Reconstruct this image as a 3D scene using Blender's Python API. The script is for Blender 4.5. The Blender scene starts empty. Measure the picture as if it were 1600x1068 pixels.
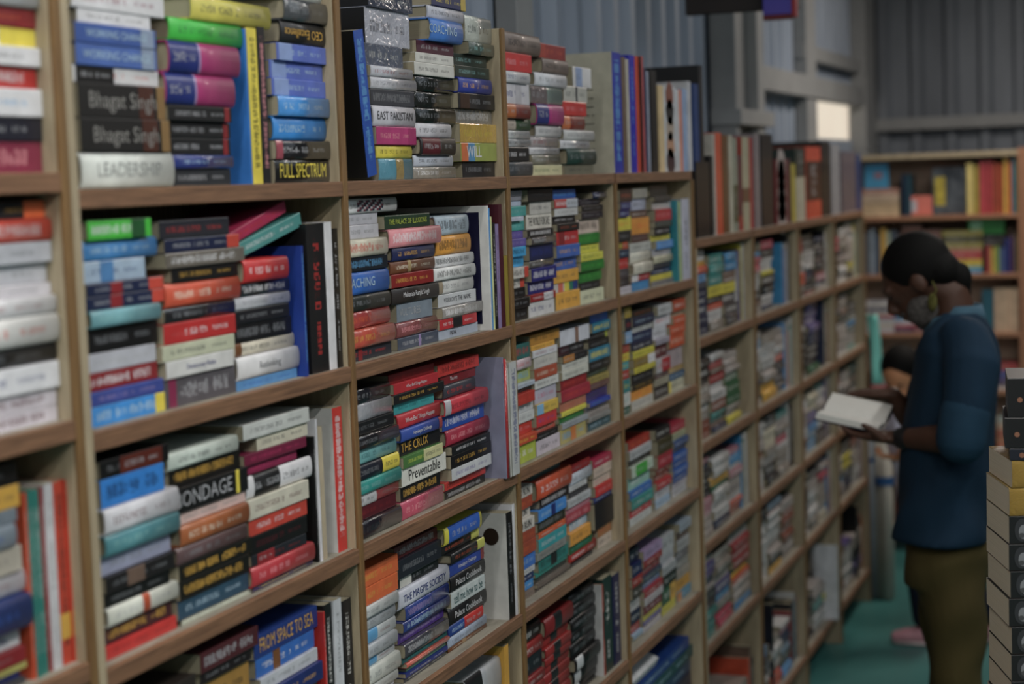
import bpy, bmesh, math, random
from mathutils import Vector, Matrix
D_ = bpy.data
SC = bpy.context.scene
LINK = SC.collection.objects.link
rnd = random.Random(7)
PI = math.pi

# ------------------------------------------------------------------ camera
F_PX = 2800.0
YAW, PITCH, ROLL = 0.35207901, -0.08963826, -0.03658066
HC, DC = 1.93, 1.25           # lens height, distance of the lens from the bookcase fronts (plane Y=0)
def cam_basis():
    cy, sy, cp, sp = math.cos(YAW), math.sin(YAW), math.cos(PITCH), math.sin(PITCH)
    F = Vector((cy*cp, sy*cp, sp)); R = Vector((sy, -cy, 0)); U = R.cross(F)
    c, s = math.cos(ROLL), math.sin(ROLL)
    return R*c + U*s, U*c - R*s, F
CR, CU, CF = cam_basis()
CAM = Vector((0, -DC, HC))
def ray(px, py): return CF + CR*((px-800)/F_PX) - CU*((py-534)/F_PX)
def on_y(px, py, Y):
    d = ray(px, py); t = (Y-CAM.y)/d.y; return CAM + d*t
def on_x(px, py, X):
    d = ray(px, py); t = (X-CAM.x)/d.x; return CAM + d*t
def on_z(px, py, Z):
    d = ray(px, py); t = (Z-CAM.z)/d.z; return CAM + d*t
def x_at(px, Y, Z):           # the X of the point on the line (.,Y,Z) that shows in image column px
    k = (px-800)/F_PX; n = CR - CF*k
    return CAM.x - (n.y*(Y-CAM.y) + n.z*(Z-CAM.z))/n.x
cd = D_.cameras.new('camera'); co = D_.objects.new('camera', cd); LINK(co)
m = Matrix((CR, CU, -CF)).transposed().to_4x4(); m.translation = CAM
co.matrix_world = m
cd.sensor_width = 36; cd.lens = F_PX/1600*36; cd.clip_start = .05; cd.clip_end = 100
cd.dof.use_dof = True; cd.dof.focus_distance = 3.3; cd.dof.aperture_fstop = 2.7; cd.dof.aperture_blades = 7
SC.camera = co
SC.view_settings.view_transform = 'Standard'; SC.view_settings.look = 'None'
SC.view_settings.gamma = 1; SC.view_settings.exposure = -0.3
try: SC.view_settings.use_curve_mapping = False
except Exception: pass

# ------------------------------------------------------------------ colours
PAL = dict(k0='#0b0b0d', k1='#1a1b1f', g0='#3a3c42', g1='#7a7d82', g2='#a9abb0', w0='#dcdce0', c0='#d9d3bf', c1='#a39a7f',
 r0='#c41f1c', r1='#8c1a22', r2='#5a1220', r3='#d2402a', p0='#d98b93', p1='#c22a63', p2='#8d2450', b0='#2a62c4', b1='#1e2f7a',
 b2='#12193f', s0='#5aa5d8', s1='#a9c8dc', t0='#2b9a96', t1='#0f5358', t2='#7fb5b5', n0='#2fae2c', n1='#1d5a2d', n2='#b9c92c',
 y0='#e6d21c', y1='#d8a528', o0='#e0601c', o1='#b8491f', o2='#7a4a22', z0='#6b5548', v0='#5a4a9c', v1='#9a86b8')
def lin(c):
    return c/12.92 if c <= .04045 else ((c+.055)/1.055)**2.4
def col(s, gain=1.0):
    if not isinstance(s, str): return tuple(s)[:3] + (1.0,)
    if s[0] != '#': s = PAL[s]
    v = [lin(int(s[i:i+2], 16)/255)*gain for i in (1, 3, 5)]
    g = .3*v[0]+.59*v[1]+.11*v[2]; v = [g+(c-g)*.86 for c in v]
    return (v[0], v[1], v[2], 1.0)
NAMES = [('black','#101013'),('charcoal','#2b2d33'),('dark grey','#45484e'),('grey','#808286'),('pale grey','#b0b2b8'),('white','#dadadc'),
 ('cream','#d3ccb0'),('beige','#b4a48a'),('red','#c42420'),('dark red','#8e1c20'),('maroon','#501420'),('orange red','#cc4a24'),
 ('rust red','#aa4a2c'),('pale pink','#d8a4a4'),('pink','#d88890'),('rose red','#bc3c54'),('magenta','#b82a72'),('dark magenta','#861c4c'),
 ('blue','#2c62c4'),('dark blue','#1c3c84'),('navy','#161e48'),('sky blue','#3a90dc'),('pale blue','#a8bcd0'),('slate blue','#6478b4'),
 ('teal','#2a9494'),('dark teal','#14484c'),('pale teal','#74a8ac'),('bright green','#28b424'),('green','#1e7030'),('dark green','#223c2c'),
 ('lime','#a8b82c'),('yellow','#d8ce20'),('amber','#dc9c20'),('mustard','#a08424'),('orange','#e0661c'),('brown','#744422'),
 ('grey brown','#685a50'),('dark brown','#302420'),('violet','#4a3284'),('lilac','#9286b4'),('olive','#7c7c40'),('blue grey','#6c7c8c'),('tan','#a4703c')]
def name_of(c):
    s = c if c[0] == '#' else PAL[c]
    v = [int(s[i:i+2], 16) for i in (1, 3, 5)]
    return min(NAMES, key=lambda n: sum((v[k]-int(n[1][1+2*k:3+2*k], 16))**2 for k in range(3)))[0]

# ------------------------------------------------------------------ materials
def new_mat(name):
    m = D_.materials.new(name); m.use_nodes = True
    nt = m.node_tree; b = nt.nodes['Principled BSDF']
    return m, nt, b
def N(nt, t, **kw):
    n = nt.nodes.new(t)
    for k, v in kw.items():
        if k.startswith('i_'): n.inputs[int(k[2:])].default_value = v
        else: setattr(n, k, v)
    return n
def math_n(nt, op, a, b=None, c=None):
    n = nt.nodes.new('ShaderNodeMath'); n.operation = op
    for i, v in enumerate((a, b, c)):
        if v is None: continue
        if isinstance(v, (int, float)): n.inputs[i].default_value = v
        else: nt.links.new(v, n.inputs[i])
    return n.outputs[0]
def mixc(nt, f, a, b, mode='MIX'):
    n = nt.nodes.new('ShaderNodeMix'); n.data_type = 'RGBA'; n.blend_type = mode
    for i, v in ((0, f), (6, a), (7, b)):
        if isinstance(v, (int, float)): n.inputs[i].default_value = v
        elif isinstance(v, tuple): n.inputs[i].default_value = v
        else: nt.links.new(v, n.inputs[i])
    return n.outputs[2]
def simple(name, c, rough=.6, var=.15, scale=12, metal=0, spec=.5, bump=0, stretch=(1, 1, 1), c2=None, coat=0, gain=1.0):
    m, nt, b = new_mat(name)
    c = col(c, gain)
    tc = N(nt, 'ShaderNodeTexCoord'); mp = N(nt, 'ShaderNodeMapping'); mp.inputs['Scale'].default_value = stretch
    nt.links.new(tc.outputs['Object'], mp.inputs[0])
    no = N(nt, 'ShaderNodeTexNoise'); no.inputs['Scale'].default_value = scale; no.inputs['Detail'].default_value = 5
    nt.links.new(mp.outputs[0], no.inputs[0])
    c2 = col(c2, gain) if c2 else tuple(v*(1-var*2.2) for v in c[:3]) + (1,)
    rp = N(nt, 'ShaderNodeMapRange'); rp.inputs[1].default_value = .3; rp.inputs[2].default_value = .7
    nt.links.new(no.outputs[0], rp.inputs[0])
    nt.links.new(mixc(nt, rp.outputs[0], c2, c), b.inputs['Base Color'])
    b.inputs['Roughness'].default_value = rough; b.inputs['Metallic'].default_value = metal
    b.inputs['Specular IOR Level'].default_value = spec; b.inputs['Coat Weight'].default_value = coat
    if bump:
        bp = N(nt, 'ShaderNodeBump'); bp.inputs['Strength'].default_value = bump; bp.inputs['Distance'].default_value = .002
        nt.links.new(no.outputs[0], bp.inputs['Height']); nt.links.new(bp.outputs[0], b.inputs['Normal'])
    return m
def book_mat(name, rough, coat=0, metal=0, bump=0):
    # base / ink / meta come from the mesh's own attributes; the printed title is a pattern along the spine's UVs
    m, nt, b = new_mat(name); L = nt.links.new
    ab = N(nt, 'ShaderNodeAttribute', attribute_name='base'); ai = N(nt, 'ShaderNodeAttribute', attribute_name='ink')
    am = N(nt, 'ShaderNodeAttribute', attribute_name='meta')
    uv = N(nt, 'ShaderNodeUVMap', uv_map='UVMap'); sx = N(nt, 'ShaderNodeSeparateXYZ'); L(uv.outputs[0], sx.inputs[0])
    sm = N(nt, 'ShaderNodeSeparateColor'); L(am.outputs['Color'], sm.inputs[0])
    seed, dens, cnt = sm.outputs[0], sm.outputs[1], sm.outputs[2]
    U_, V_ = sx.outputs[0], sx.outputs[1]
    def block(u0, u1, v0, v1, mul):
        n = math_n(nt, 'MULTIPLY', math_n(nt, 'MULTIPLY', cnt, 100.0), mul)
        p = math_n(nt, 'MULTIPLY', U_, n)
        cell = math_n(nt, 'FLOOR', p); fr = math_n(nt, 'FRACT', p)
        w = N(nt, 'ShaderNodeTexWhiteNoise', noise_dimensions='2D'); cb = N(nt, 'ShaderNodeCombineXYZ')
        L(cell, cb.inputs[0]); L(math_n(nt, 'MULTIPLY', seed, 97.0), cb.inputs[1]); L(cb.outputs[0], w.inputs[0])
        letter = math_n(nt, 'GREATER_THAN', w.outputs[0], .17)
        w2 = N(nt, 'ShaderNodeTexWhiteNoise', noise_dimensions='3D'); cb2 = N(nt, 'ShaderNodeCombineXYZ')
        L(math_n(nt, 'FLOOR', math_n(nt, 'MULTIPLY', p, 3.0)), cb2.inputs[0]); L(math_n(nt, 'FLOOR', math_n(nt, 'MULTIPLY', V_, 3.2/(v1-v0))), cb2.inputs[1]); L(seed, cb2.inputs[2])
        L(cb2.outputs[0], w2.inputs[0])
        strokes = math_n(nt, 'GREATER_THAN', w2.outputs[0], .33)
        r = math_n(nt, 'MULTIPLY', letter, strokes)
        for q in (math_n(nt, 'LESS_THAN', fr, .8), math_n(nt, 'GREATER_THAN', U_, u0), math_n(nt, 'LESS_THAN', U_, u1),
                  math_n(nt, 'GREATER_THAN', V_, v0), math_n(nt, 'LESS_THAN', V_, v1)):
            r = math_n(nt, 'MULTIPLY', r, q)
        return r
    title = block(.10, .58, .34, .66, 1.7)
    author = block(.66, .88, .38, .60, 2.6)
    dense = block(.06, .90, .26, .76, 1.15)
    a = math_n(nt, 'MAXIMUM', math_n(nt, 'MULTIPLY', title, math_n(nt, 'GREATER_THAN', dens, .15)), math_n(nt, 'MULTIPLY', author, math_n(nt, 'GREATER_THAN', dens, .15)))
    a = math_n(nt, 'MAXIMUM', a, math_n(nt, 'MULTIPLY', dense, math_n(nt, 'GREATER_THAN', dens, .6)))
    wear = N(nt, 'ShaderNodeTexNoise'); wear.inputs['Scale'].default_value = 25; wear.inputs['Detail'].default_value = 4
    tc = N(nt, 'ShaderNodeTexCoord'); L(tc.outputs['Object'], wear.inputs[0])
    mr = N(nt, 'ShaderNodeMapRange'); mr.inputs[1].default_value = .35; mr.inputs[2].default_value = .7; mr.inputs[3].default_value = .84; mr.inputs[4].default_value = 1.06
    L(wear.outputs[0], mr.inputs[0])
    c = mixc(nt, math_n(nt, 'MULTIPLY', a, .62), ab.outputs['Color'], ai.outputs['Color'])
    vm = N(nt, 'ShaderNodeVectorMath', operation='SCALE'); L(c, vm.inputs[0]); L(mr.outputs[0], vm.inputs[3])
    L(vm.outputs[0], b.inputs['Base Color'])
    b.inputs['Roughness'].default_value = rough; b.inputs['Metallic'].default_value = metal
    b.inputs['Coat Weight'].default_value = coat; b.inputs['Coat Roughness'].default_value = .1
    if bump:
        nz = N(nt, 'ShaderNodeTexNoise'); nz.inputs['Scale'].default_value = 60; nz.inputs['Detail'].default_value = 3; nz.inputs['Distortion'].default_value = 1.5
        L(tc.outputs['Object'], nz.inputs[0])
        bp = N(nt, 'ShaderNodeBump'); bp.inputs['Strength'].default_value = bump; bp.inputs['Distance'].default_value = .004
        L(nz.outputs[0], bp.inputs['Height']); L(bp.outputs[0], b.inputs['Normal']); L(bp.outputs[0], b.inputs['Coat Normal'])
    return m
M_COVER = book_mat('printed cover', .42, .12)
M_WRAP = book_mat('plastic wrapped cover', .22, .75, 0, .4)
M_FOIL = book_mat('foil cover', .22, 1.0, .25, .45)
def pages_mat():
    m, nt, b = new_mat('paper page edges'); L = nt.links.new
    tc = N(nt, 'ShaderNodeTexCoord'); mp = N(nt, 'ShaderNodeMapping'); mp.inputs['Scale'].default_value = (3, 3, 900)
    L(tc.outputs['Object'], mp.inputs[0]); nz = N(nt, 'ShaderNodeTexNoise'); nz.inputs['Scale'].default_value = 1; L(mp.outputs[0], nz.inputs[0])
    at = N(nt, 'ShaderNodeAttribute', attribute_name='base')
    L(mixc(nt, math_n(nt, 'MULTIPLY', nz.outputs[0], .55), at.outputs['Color'], (.10, .085, .055, 1)), b.inputs['Base Color'])
    b.inputs['Roughness'].default_value = .9
    return m
M_PAGES = pages_mat()
BOOK_MATS = [M_COVER, M_WRAP, M_FOIL, M_PAGES]
def wood(name, a, b_, scale=9, stretch=(1, 1, 1), rough=.6):
    m, nt, b = new_mat(name); L = nt.links.new
    tc = N(nt, 'ShaderNodeTexCoord'); mp = N(nt, 'ShaderNodeMapping'); mp.inputs['Scale'].default_value = stretch
    L(tc.outputs['Object'], mp.inputs[0])
    n1 = N(nt, 'ShaderNodeTexNoise'); n1.inputs['Scale'].default_value = scale; n1.inputs['Detail'].default_value = 8; n1.inputs['Roughness'].default_value = .65; n1.inputs['Distortion'].default_value = .6
    L(mp.outputs[0], n1.inputs[0])
    cr = N(nt, 'ShaderNodeValToRGB'); cr.color_ramp.elements[0].position = .32; cr.color_ramp.elements[1].position = .68
    cr.color_ramp.elements[0].color = col(b_); cr.color_ramp.elements[1].color = col(a)
    L(n1.outputs[0], cr.inputs[0]); L(cr.outputs[0], b.inputs['Base Color'])
    b.inputs['Roughness'].default_value = rough
    bp = N(nt, 'ShaderNodeBump'); bp.inputs['Strength'].default_value = .25; bp.inputs['Distance'].default_value = .002
    L(n1.outputs[0], bp.inputs['Height']); L(bp.outputs[0], b.inputs['Normal'])
    return m
M_SHELF = wood('brown shelf board', '#8c6342', '#5e402a', 7, (1.2, 6, 30))
M_LIP = wood('orange brown edge strip', '#84622f', '#64451f', 9, (20, 20, 1))
M_PLY = wood('beige plywood panel', '#b0a080', '#8a7c62', 7, (20, 6, .8))
M_PLYTOP = wood('grey beige board face', '#9a9484', '#787264', 6, (1.5, 6, 6))
M_REDWOOD = wood('reddish shelf edge', '#b07c58', '#80543a', 7, (6, 1.2, 30))

# ------------------------------------------------------------------ mesh accumulation
class Acc:
    def __init__(s): s.v = []; s.f = []; s.mi = []; s.base = []; s.ink = []; s.meta = []; s.uv = []; s.smooth = []
    def face(s, idx, base=(.5, .5, .5, 1), ink=(0, 0, 0, 1), meta=(0, 0, 0, 0), uvs=None, mi=0, sm=False):
        s.f.append(tuple(idx)); s.mi.append(mi); s.base.append(base); s.ink.append(ink); s.meta.append(meta); s.smooth.append(sm)
        s.uv.append(uvs if uvs else [(-1, -1)]*len(idx))
    def vert(s, p): s.v.append(Vector(p)); return len(s.v)-1
    def box(s, x0, x1, y0, y1, z0, z1, **kw):
        i = [s.vert(p) for p in ((x0,y0,z0),(x1,y0,z0),(x1,y1,z0),(x0,y1,z0),(x0,y0,z1),(x1,y0,z1),(x1,y1,z1),(x0,y1,z1))]
        for q in ((3,2,1,0),(4,5,6,7),(0,1,5,4),(1,2,6,5),(2,3,7,6),(3,0,4,7)): s.face([i[k] for k in q], **kw)
    def merge(s, o, M):
        n = len(s.v); s.v += [M @ p for p in o.v]; s.f += [tuple(i+n for i in f) for f in o.f]
        s.mi += o.mi; s.base += o.base; s.ink += o.ink; s.meta += o.meta; s.uv += o.uv; s.smooth += o.smooth
    def build(s, name, mats, parent=None):
        me = D_.meshes.new(name); me.from_pydata([tuple(p) for p in s.v], [], s.f)
        for m in mats: me.materials.append(m)
        me.polygons.foreach_set('material_index', s.mi)
        me.polygons.foreach_set('use_smooth', s.smooth)
        for nm, dat in (('base', s.base), ('ink', s.ink), ('meta', s.meta)):
            a = me.attributes.new(nm, 'FLOAT_COLOR', 'CORNER'); flat = []
            for f, c in zip(s.f, dat): flat += list(c)*len(f)
            a.data.foreach_set('color', flat)
        u = me.uv_layers.new(name='UVMap'); flat = []
        for q in s.uv:
            for p in q: flat += [p[0], p[1]]
        u.data.foreach_set('uv', flat)
        me.update()
        o = D_.objects.new(name, me); LINK(o)
        if parent is not None: o.parent = parent
        return o

def empty(name, M, **props):
    o = D_.objects.new(name, None); LINK(o); o.empty_display_size = .05; o.matrix_world = M
    for k, v in props.items():
        if v is not None: o[k] = v
    return o
def tag(o, label=None, category=None, group=None, kind=None):
    if label: o['label'] = label
    if category: o['category'] = category
    if group: o['group'] = group
    if kind: o['kind'] = kind
    return o

# ------------------------------------------------------------------ a book, lying on its back board: x along the spine, y into the shelf, z up
def arc_pts(T, bul, off=0.0, n=8):
    pts = []
    for i in range(n+1):
        a = PI*i/n
        z = T/2 - math.cos(a)*(T/2+off if bul > .001 else T/2)
        y = -math.sin(a)**.8*(bul) - off
        pts.append((y, z))
    return pts
def flat_pts(T, off=0.0):
    r = min(.0012, T*.2)
    return [(r*.4-off, 0), (-off, r), (-off, T-r), (r*.4-off, T)]
def book_parts(L, Dp, T, sp):
    """returns {part: Acc}; sp = spec dict"""
    out = {}; fl = sp['fl']
    hard = 'h' in fl; wrap = 'w' in fl; foil = 'm' in fl; case = 'x' in fl
    mi = 2 if foil else (1 if wrap else 0)
    base = col(sp['base']); ink = sp['inkc']; cov = col(sp['cov']) if sp.get('cov') else base
    arc = hard or (wrap and not case)
    bul = min(.007, T*.16) if hard else (.0028 if arc else 0.0)
    t = .0026 if hard else .0007
    t = min(t, T*.12)
    den = 0.0 if 'n' in fl else (.9 if 'd' in fl else .4)
    meta = (sp['seed'], den, min(.99, L/(T*.42)/100), 1)
    pr = arc_pts(T, bul) if arc else flat_pts(T)
    inn = [(y+t*.9 if y < 0 or not arc else y+t, min(max(z, t), T-t)) for y, z in pr]
    A = Acc()
    zs = [p[1] for p in pr]
    o0 = [A.vert((0, y, z)) for y, z in pr]; o1 = [A.vert((L, y, z)) for y, z in pr]
    i0 = [A.vert((0, y, z)) for y, z in inn]; i1 = [A.vert((L, y, z)) for y, z in inn]
    for k in range(len(pr)-1):
        v0, v1 = zs[k]/T, zs[k+1]/T
        uv = [(0, v0), (1, v0), (1, v1), (0, v1)]
        A.face([o0[k], o1[k], o1[k+1], o0[k+1]], base=base, ink=ink, meta=meta, uvs=uv, mi=mi, sm=arc)
        A.face([i0[k+1], i1[k+1], i1[k], i0[k]], base=base, mi=mi)
        A.face([o0[k+1], i0[k+1], i0[k], o0[k]], base=base, mi=mi)
        A.face([o1[k], i1[k], i1[k+1], o1[k+1]], base=base, mi=mi)
    y0 = pr[0][0]
    A.box(0, L, y0, Dp, 0, t, base=cov, mi=mi)
    A.box(0, L, y0, Dp, T-t, T, base=cov, mi=mi)
    if case:
        k0 = col(sp.get('cov') or 'k0')
        A.box(0, .002, 0.001, Dp, t, T-t, base=k0, mi=0); A.box(L-.002, L, 0.001, Dp, t, T-t, base=k0, mi=0); A.box(.002, L-.002, Dp-.002, Dp, t, T-t, base=k0, mi=0)
    out['cover'] = A
    if not case:
        P = Acc(); mx = .0035 if hard else .0004; bd = Dp - (.004 if hard else .0005)
        prof = [(y+.0004, z) for y, z in inn] + [(bd, T-t), (bd, t)]
        a = [P.vert((mx, y, z)) for y, z in prof]; b = [P.vert((L-mx, y, z)) for y, z in prof]
        n = len(prof); pc = col(sp.get('pages', 'c1'))
        for k in range(n):
            k2 = (k+1) % n; P.face([a[k], b[k], b[k2], a[k2]], base=pc, mi=3)
        P.face(a[::-1], base=pc, mi=3); P.face(b, base=pc, mi=3)
        out['page_block'] = P
    bands = []
    for (u0, u1, c) in sp['bands']:
        B = Acc(); q = arc_pts(T, bul, .0003) if arc else flat_pts(T, .0003)
        q = [(y, min(max(z, -.0001), T+.0001)) for y, z in q]
        a = [B.vert((L*u0, y, z)) for y, z in q]; b = [B.vert((L*u1, y, z)) for y, z in q]
        lumc = sum(col(c)[:3]); bi = col('g0') if lumc > .9 else col('g2')
        for k in range(len(q)-1):
            w0, w1 = q[k][1]/T, q[k+1][1]/T
            B.face([a[k], b[k], b[k+1], a[k+1]], base=col(c), ink=bi, mi=1 if wrap else 0, sm=hard,
                   meta=(sp['seed']+.3, .4 if (u1-u0) > .3 else 0, min(.99, L*(u1-u0)/(T*.42)/100), 1), uvs=[(0, w0), (1, w0), (1, w1), (0, w1)])
        bands.append(B)
    if 'k' in fl:   # woven checker print
        B = Acc(); nx, nz = 12, 5
        for i in range(nx):
            for j in range(nz):
                c = col(('#7a3444', '#1c3444', '#b8b4b8')[(i+2*j) % 3])
                x0, x1 = L*(.34+.42*i/nx), L*(.34+.42*(i+1)/nx); z0, z1 = T*(.12+.76*j/nz), T*(.12+.76*(j+1)/nz)
                def yy(z): return (-bul*math.sin(math.acos(max(-1, min(1, 1-2*z/T))))**.8 if hard else 0)-.0005
                ids = [B.vert(p) for p in ((x0, yy(z0), z0), (x1, yy(z0), z0), (x1, yy(z1), z1), (x0, yy(z1), z1))]
                B.face(ids, base=c)
        bands.append(B)
    if 'dots' in sp['ex']:   # pictures printed down the spine
        B = Acc(); r_ = random.Random(sp['seed'])
        for i in range(5):
            cx, cz, rr = L*(.12+.19*i), T*.45, T*.3
            c = col(('#8a5040', '#1c1c20', '#b0a090', '#c09070', '#3a1c28')[i])
            if sp['base'] == '#6c1424': c = col('#b0a8a8')
            ids = [B.vert((cx+rr*.9*math.cos(k*PI/5)*(1+.25*r_.random()), -.0006, cz+rr*math.sin(k*PI/5)*(1+.25*r_.random()))) for k in range(10)]
            B.face(ids[::-1] if False else ids, base=c)
        bands.append(B)
    out['bands'] = bands
    side = []
    if 'frame' in sp['ex']:
        B = Acc(); B.box(L*.05, L*.95, .018, Dp*.94, -.0006, 0, base=cov)
        side.append(('cover_picture', B))
        for f_i in range(len(A.base)):   # border stays white
            if A.base[f_i] == cov: A.base[f_i] = base
    if 'disc' in sp['ex']:
        B = Acc(); ids = [B.vert((L*.22+.018*math.cos(-k*PI/12), .034+.017*math.sin(-k*PI/12), -.0006)) for k in range(24)]
        B.face(ids, base=col('#2a1c12')); side.append(('cover_emblem', B))
    if 'disc' in sp['ex'] or 'text' in sp['ex']:
        B = Acc(); r_ = random.Random(5)
        for i in range(9):
            x = L*(.3+.07*i); y = .05
            for k in range(r_.randint(5, 14)):
                w = r_.uniform(.003, .008)
                if r_.random() < .85: B.box(x, x+.0028, y, y+w*.8, -.0006, -.0001, base=col('#3a3834'))
                y += w
                if y > Dp*.8: break
        side.append(('cover_lettering', B))
    out['side'] = side
    return out

TXT_CACHE = {}
BIG = ('Preventable', 'THE CRUX', 'TO RUN', 'BONDAGE', 'THE WORLD FOR SALE', 'FROM SPACE TO SEA', 'WILL', 'FULL SPECTRUM', 'tell me how to be', 'Bhagat Singh')
def text_mesh(body):
    if body not in TXT_CACHE:
        cu = D_.curves.new('lettering', 'FONT'); cu.body = body; cu.align_x = 'CENTER'; cu.align_y = 'CENTER'; cu.size = 1.0; cu.resolution_u = 2
        o = D_.objects.new('lettering', cu); LINK(o); bpy.context.view_layer.update()
        me = D_.meshes.new_from_object(o.evaluated_get(bpy.context.evaluated_depsgraph_get()))
        v = [tuple(p.co) for p in me.vertices]; f = [tuple(p.vertices) for p in me.polygons]
        D_.objects.remove(o); D_.curves.remove(cu); D_.meshes.remove(me)
        TXT_CACHE[body] = (v, f)
    return TXT_CACHE[body]
def text_acc(body, L, T, c, bul, turned):
    v, f = text_mesh(body)
    w = max(p[0] for p in v)-min(p[0] for p in v); h = max(.6, max(p[1] for p in v)-min(p[1] for p in v))
    s = T*(.62 if body in BIG else .40)/h; sx = min(s*1.1, L*.84/w); s = min(s, sx*1.9)
    A = Acc(); cx = L*(.5 if len(body) > 8 else .36); g = -1 if turned else 1
    for p in v: A.vert((cx+g*p[0]*sx, -bul-.0006, T*.5+g*p[1]*s))
    for q in f: A.face(q, base=c)
    return A
def add_text(body, L, T, parent, c, bul, turned, part='title'):
    return text_acc(body, L, T, c, bul, turned).build(part, BOOK_MATS, parent)
# ---- what stands on the shelves -------------------------------------------------
# measurements taken in detail views of the photograph: view = (x0, y0, scale)
# stack line : top  left right  cover  lettering  flags  @band  |title       ('.' = default)
# flags: h rounded hardback spine, p flat paperback, w plastic wrapped, m foil, x slip case, u title turned round,
#        d dense lettering, n no lettering, tNN tilted, k checker
CELLS = []
def cell(bay, row, view, *items): CELLS.append((bay, row, view, items))
def S(l, r, xm, txt, inset=.025): return ('S', l, r, xm, txt, inset)
def U(txt, inset=.022): return ('U', txt, inset)

cell(0, 'A', (0,0,3.56), S(-600,330,150, '''
785 . 345 #8a2444 p0 d
650 . 300 #1a1c2c g2
495 . 285 w0 s0
372 . 265 r0 w0 d
265 . 265 w0 g0
160 . 300 w0 g0 . @.72-1:y0
50 . 250 r1 o0
-40 . 215 #b4b8bc s1 h'''))
cell(0, 'B', (0,290,2.604), S(-330,300,150, '''
905 . 300 #d8d2dc r2 d
830 . 325 #dad4de r2 d
720 . 295 #dcdde2 b1
640 . 265 k1 g1 h
520 . 270 #d6d6d4 r3 h
445 . 235 w0 r1 h
395 . 215 #cfcbd2 g1
310 . 240 #c9cad2 g1
225 . 240 #bfc1ca g1
130 . 245 #d23a22 w0 hd
60 . 215 k1 y1 . @.82-1:o0'''))
cell(0, 'C', (0,640,2.495), S(-430,70,40, '''
1170 . 100 g0 g1
1100 . 90 b1 g1
1020 . 105 #b8b45a g0
935 . 95 r1 g1
860 . 90 #c4c8cc b1 d
725 . 95 #1a3470 b0 h
635 . 100 #c8c8ce r1 h
530 . 75 #b4ac9e g0
435 . 40 #8fa0b0 b0 h
380 . 50 #77838f g0
290 . 65 k0 g1 . @.6-1:y1
210 . 75 k0 g1'''), U('''
115 138 320 #c8481e .
140 163 305 #1e7a70 .
165 188 302 #1e7a70 .
190 204 295 r1 .
205 243 285 #c4c4c8 g1
245 288 275 #c8381a k1 d @.72-.86:y1
290 330 265 #c8381a k1 d @.72-.86:y1'''))
cell(1, 'A', (100,0,3.556), S(75,590,330, '''
845 75 590 #d6dcd6 #9a9e9c h |LEADERSHIP
660 70 565 #1c1b1b #8a8884 n @.9-1:#8a6a3a @.68-.86:#4a2418 |Bhagat Singh
470 65 545 #1c1b1b #8a8884 n @.9-1:#8a6a3a @.68-.86:#4a2418 |Bhagat Singh
378 55 530 #d4d4d6 r3 . @.03-.46:k0
258 60 510 #4468b4 s1 n @.8-.97:#8a9cb8 |WORKING CHANGE
150 50 500 #3458a4 s1 n @.8-.97:#8a9cb8 |WORKING CHANGE
72 75 480 w0 g0
-45 35 550 #d8d8dc p2'''), S(595,925,760, '''
935 590 925 #2a2e34 g2
860 590 922 #26357e s1 w
765 580 935 #17191c g2 . @.88-.96:r1
675 575 930 #17191c g2 . @.88-.96:r1
590 565 918 #17191c g2 . @.88-.96:r1
415 545 930 #b02a72 p0 hn @0-.4:b1 @.4-.43:v1
240 560 955 #b02a72 p0 hn @0-.4:b1 @.4-.43:v1
112 585 990 #1fb42a n1 h
-25 700 1140 #c4bb3c g0 h'''), U('''
955 1048 150 #1f70c4 #2a92c8 d
1052 1105 155 y0 k0 d
1108 1150 150 k1 p0 d'''), S(1160,1510,1340, '''
885 1165 1510 k0 y0 wn |FULL SPECTRUM
780 1160 1505 #1a1a1e g2 w @0-.12:#b05060
650 1165 1500 #2488d8 s1 h
540 1165 1495 #3a90dc s1 w
445 1150 1508 #5870c8 s1 . @.04-.3:#8aa4dc
350 1150 1475 #5870c8 s1 . @.04-.3:#8aa4dc
255 1165 1470 #5870c8 s1 . @.04-.3:#8aa4dc
130 1185 1520 #16171a y1 hnu |CEO Excellence
8 1190 1515 #4a4e52 g1 wh
-90 1150 1530 #d4dcd6 g1 h'''))
cell(2, 'A', (520,0,3.56), U('''
195 247 190 #1550b0 s0 d cov=k0 lean=8 deep=.26'''), S(250,440,345, '''
880 250 438 #4f8ea4 y1 wn @.5-.72:#a08a50
805 245 443 #d8c81c k0 hu
705 235 455 #b82e74 p0 . @.8-1:#a82668
590 217 450 #bcbcc6 g0 hn |EAST PAKISTAN
500 212 455 #383b44 g1 d
435 205 460 #b9bac2 g1 w
375 200 435 #b4b6c0 r1 w
258 190 400 #6c7488 . mx
60 195 440 #d0d3e2 . mx
-40 195 440 #4c5468 . mx'''), S(440,680,560, '''
925 440 678 #908a80 w0 w
862 437 665 #b4bcca g0 h
765 445 655 #1e1c1e g2 h @.05-.55:r2
685 440 655 #c4c4cc k1 h
600 455 680 #131816 g1 w
510 455 665 #131816 g1 w
425 440 675 #131816 g1 w
355 445 665 #d0d0ca g0 .
300 455 665 #d0d0ca g0 .
230 470 675 #4c1a30 g2 .
105 510 690 #3a78cc s1 hn |COACHING
32 515 715 #b4b8c6 g0 h
-40 535 725 #14265c y0 . @.85-1:#b8a030'''), S(715,925,815, '''
897 722 928 #1c1c20 g1 .
795 697 915 #98a448 w0 n @.02-.2:#d06a30 @.2-.38:#4a8ab8 |WILL
690 692 907 #dcb440 y0 m
610 690 890 #8c8c88 w0 md
525 684 900 #1d1c1e g1 . @.05-.3:#3a2010
440 682 865 #2a3a94 y1 h
375 677 865 #27362f t2 .
310 677 865 #27362f t2 .
240 735 915 #4a5850 t2 w
98 725 942 #b0b6ae g0 w'''))
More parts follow.
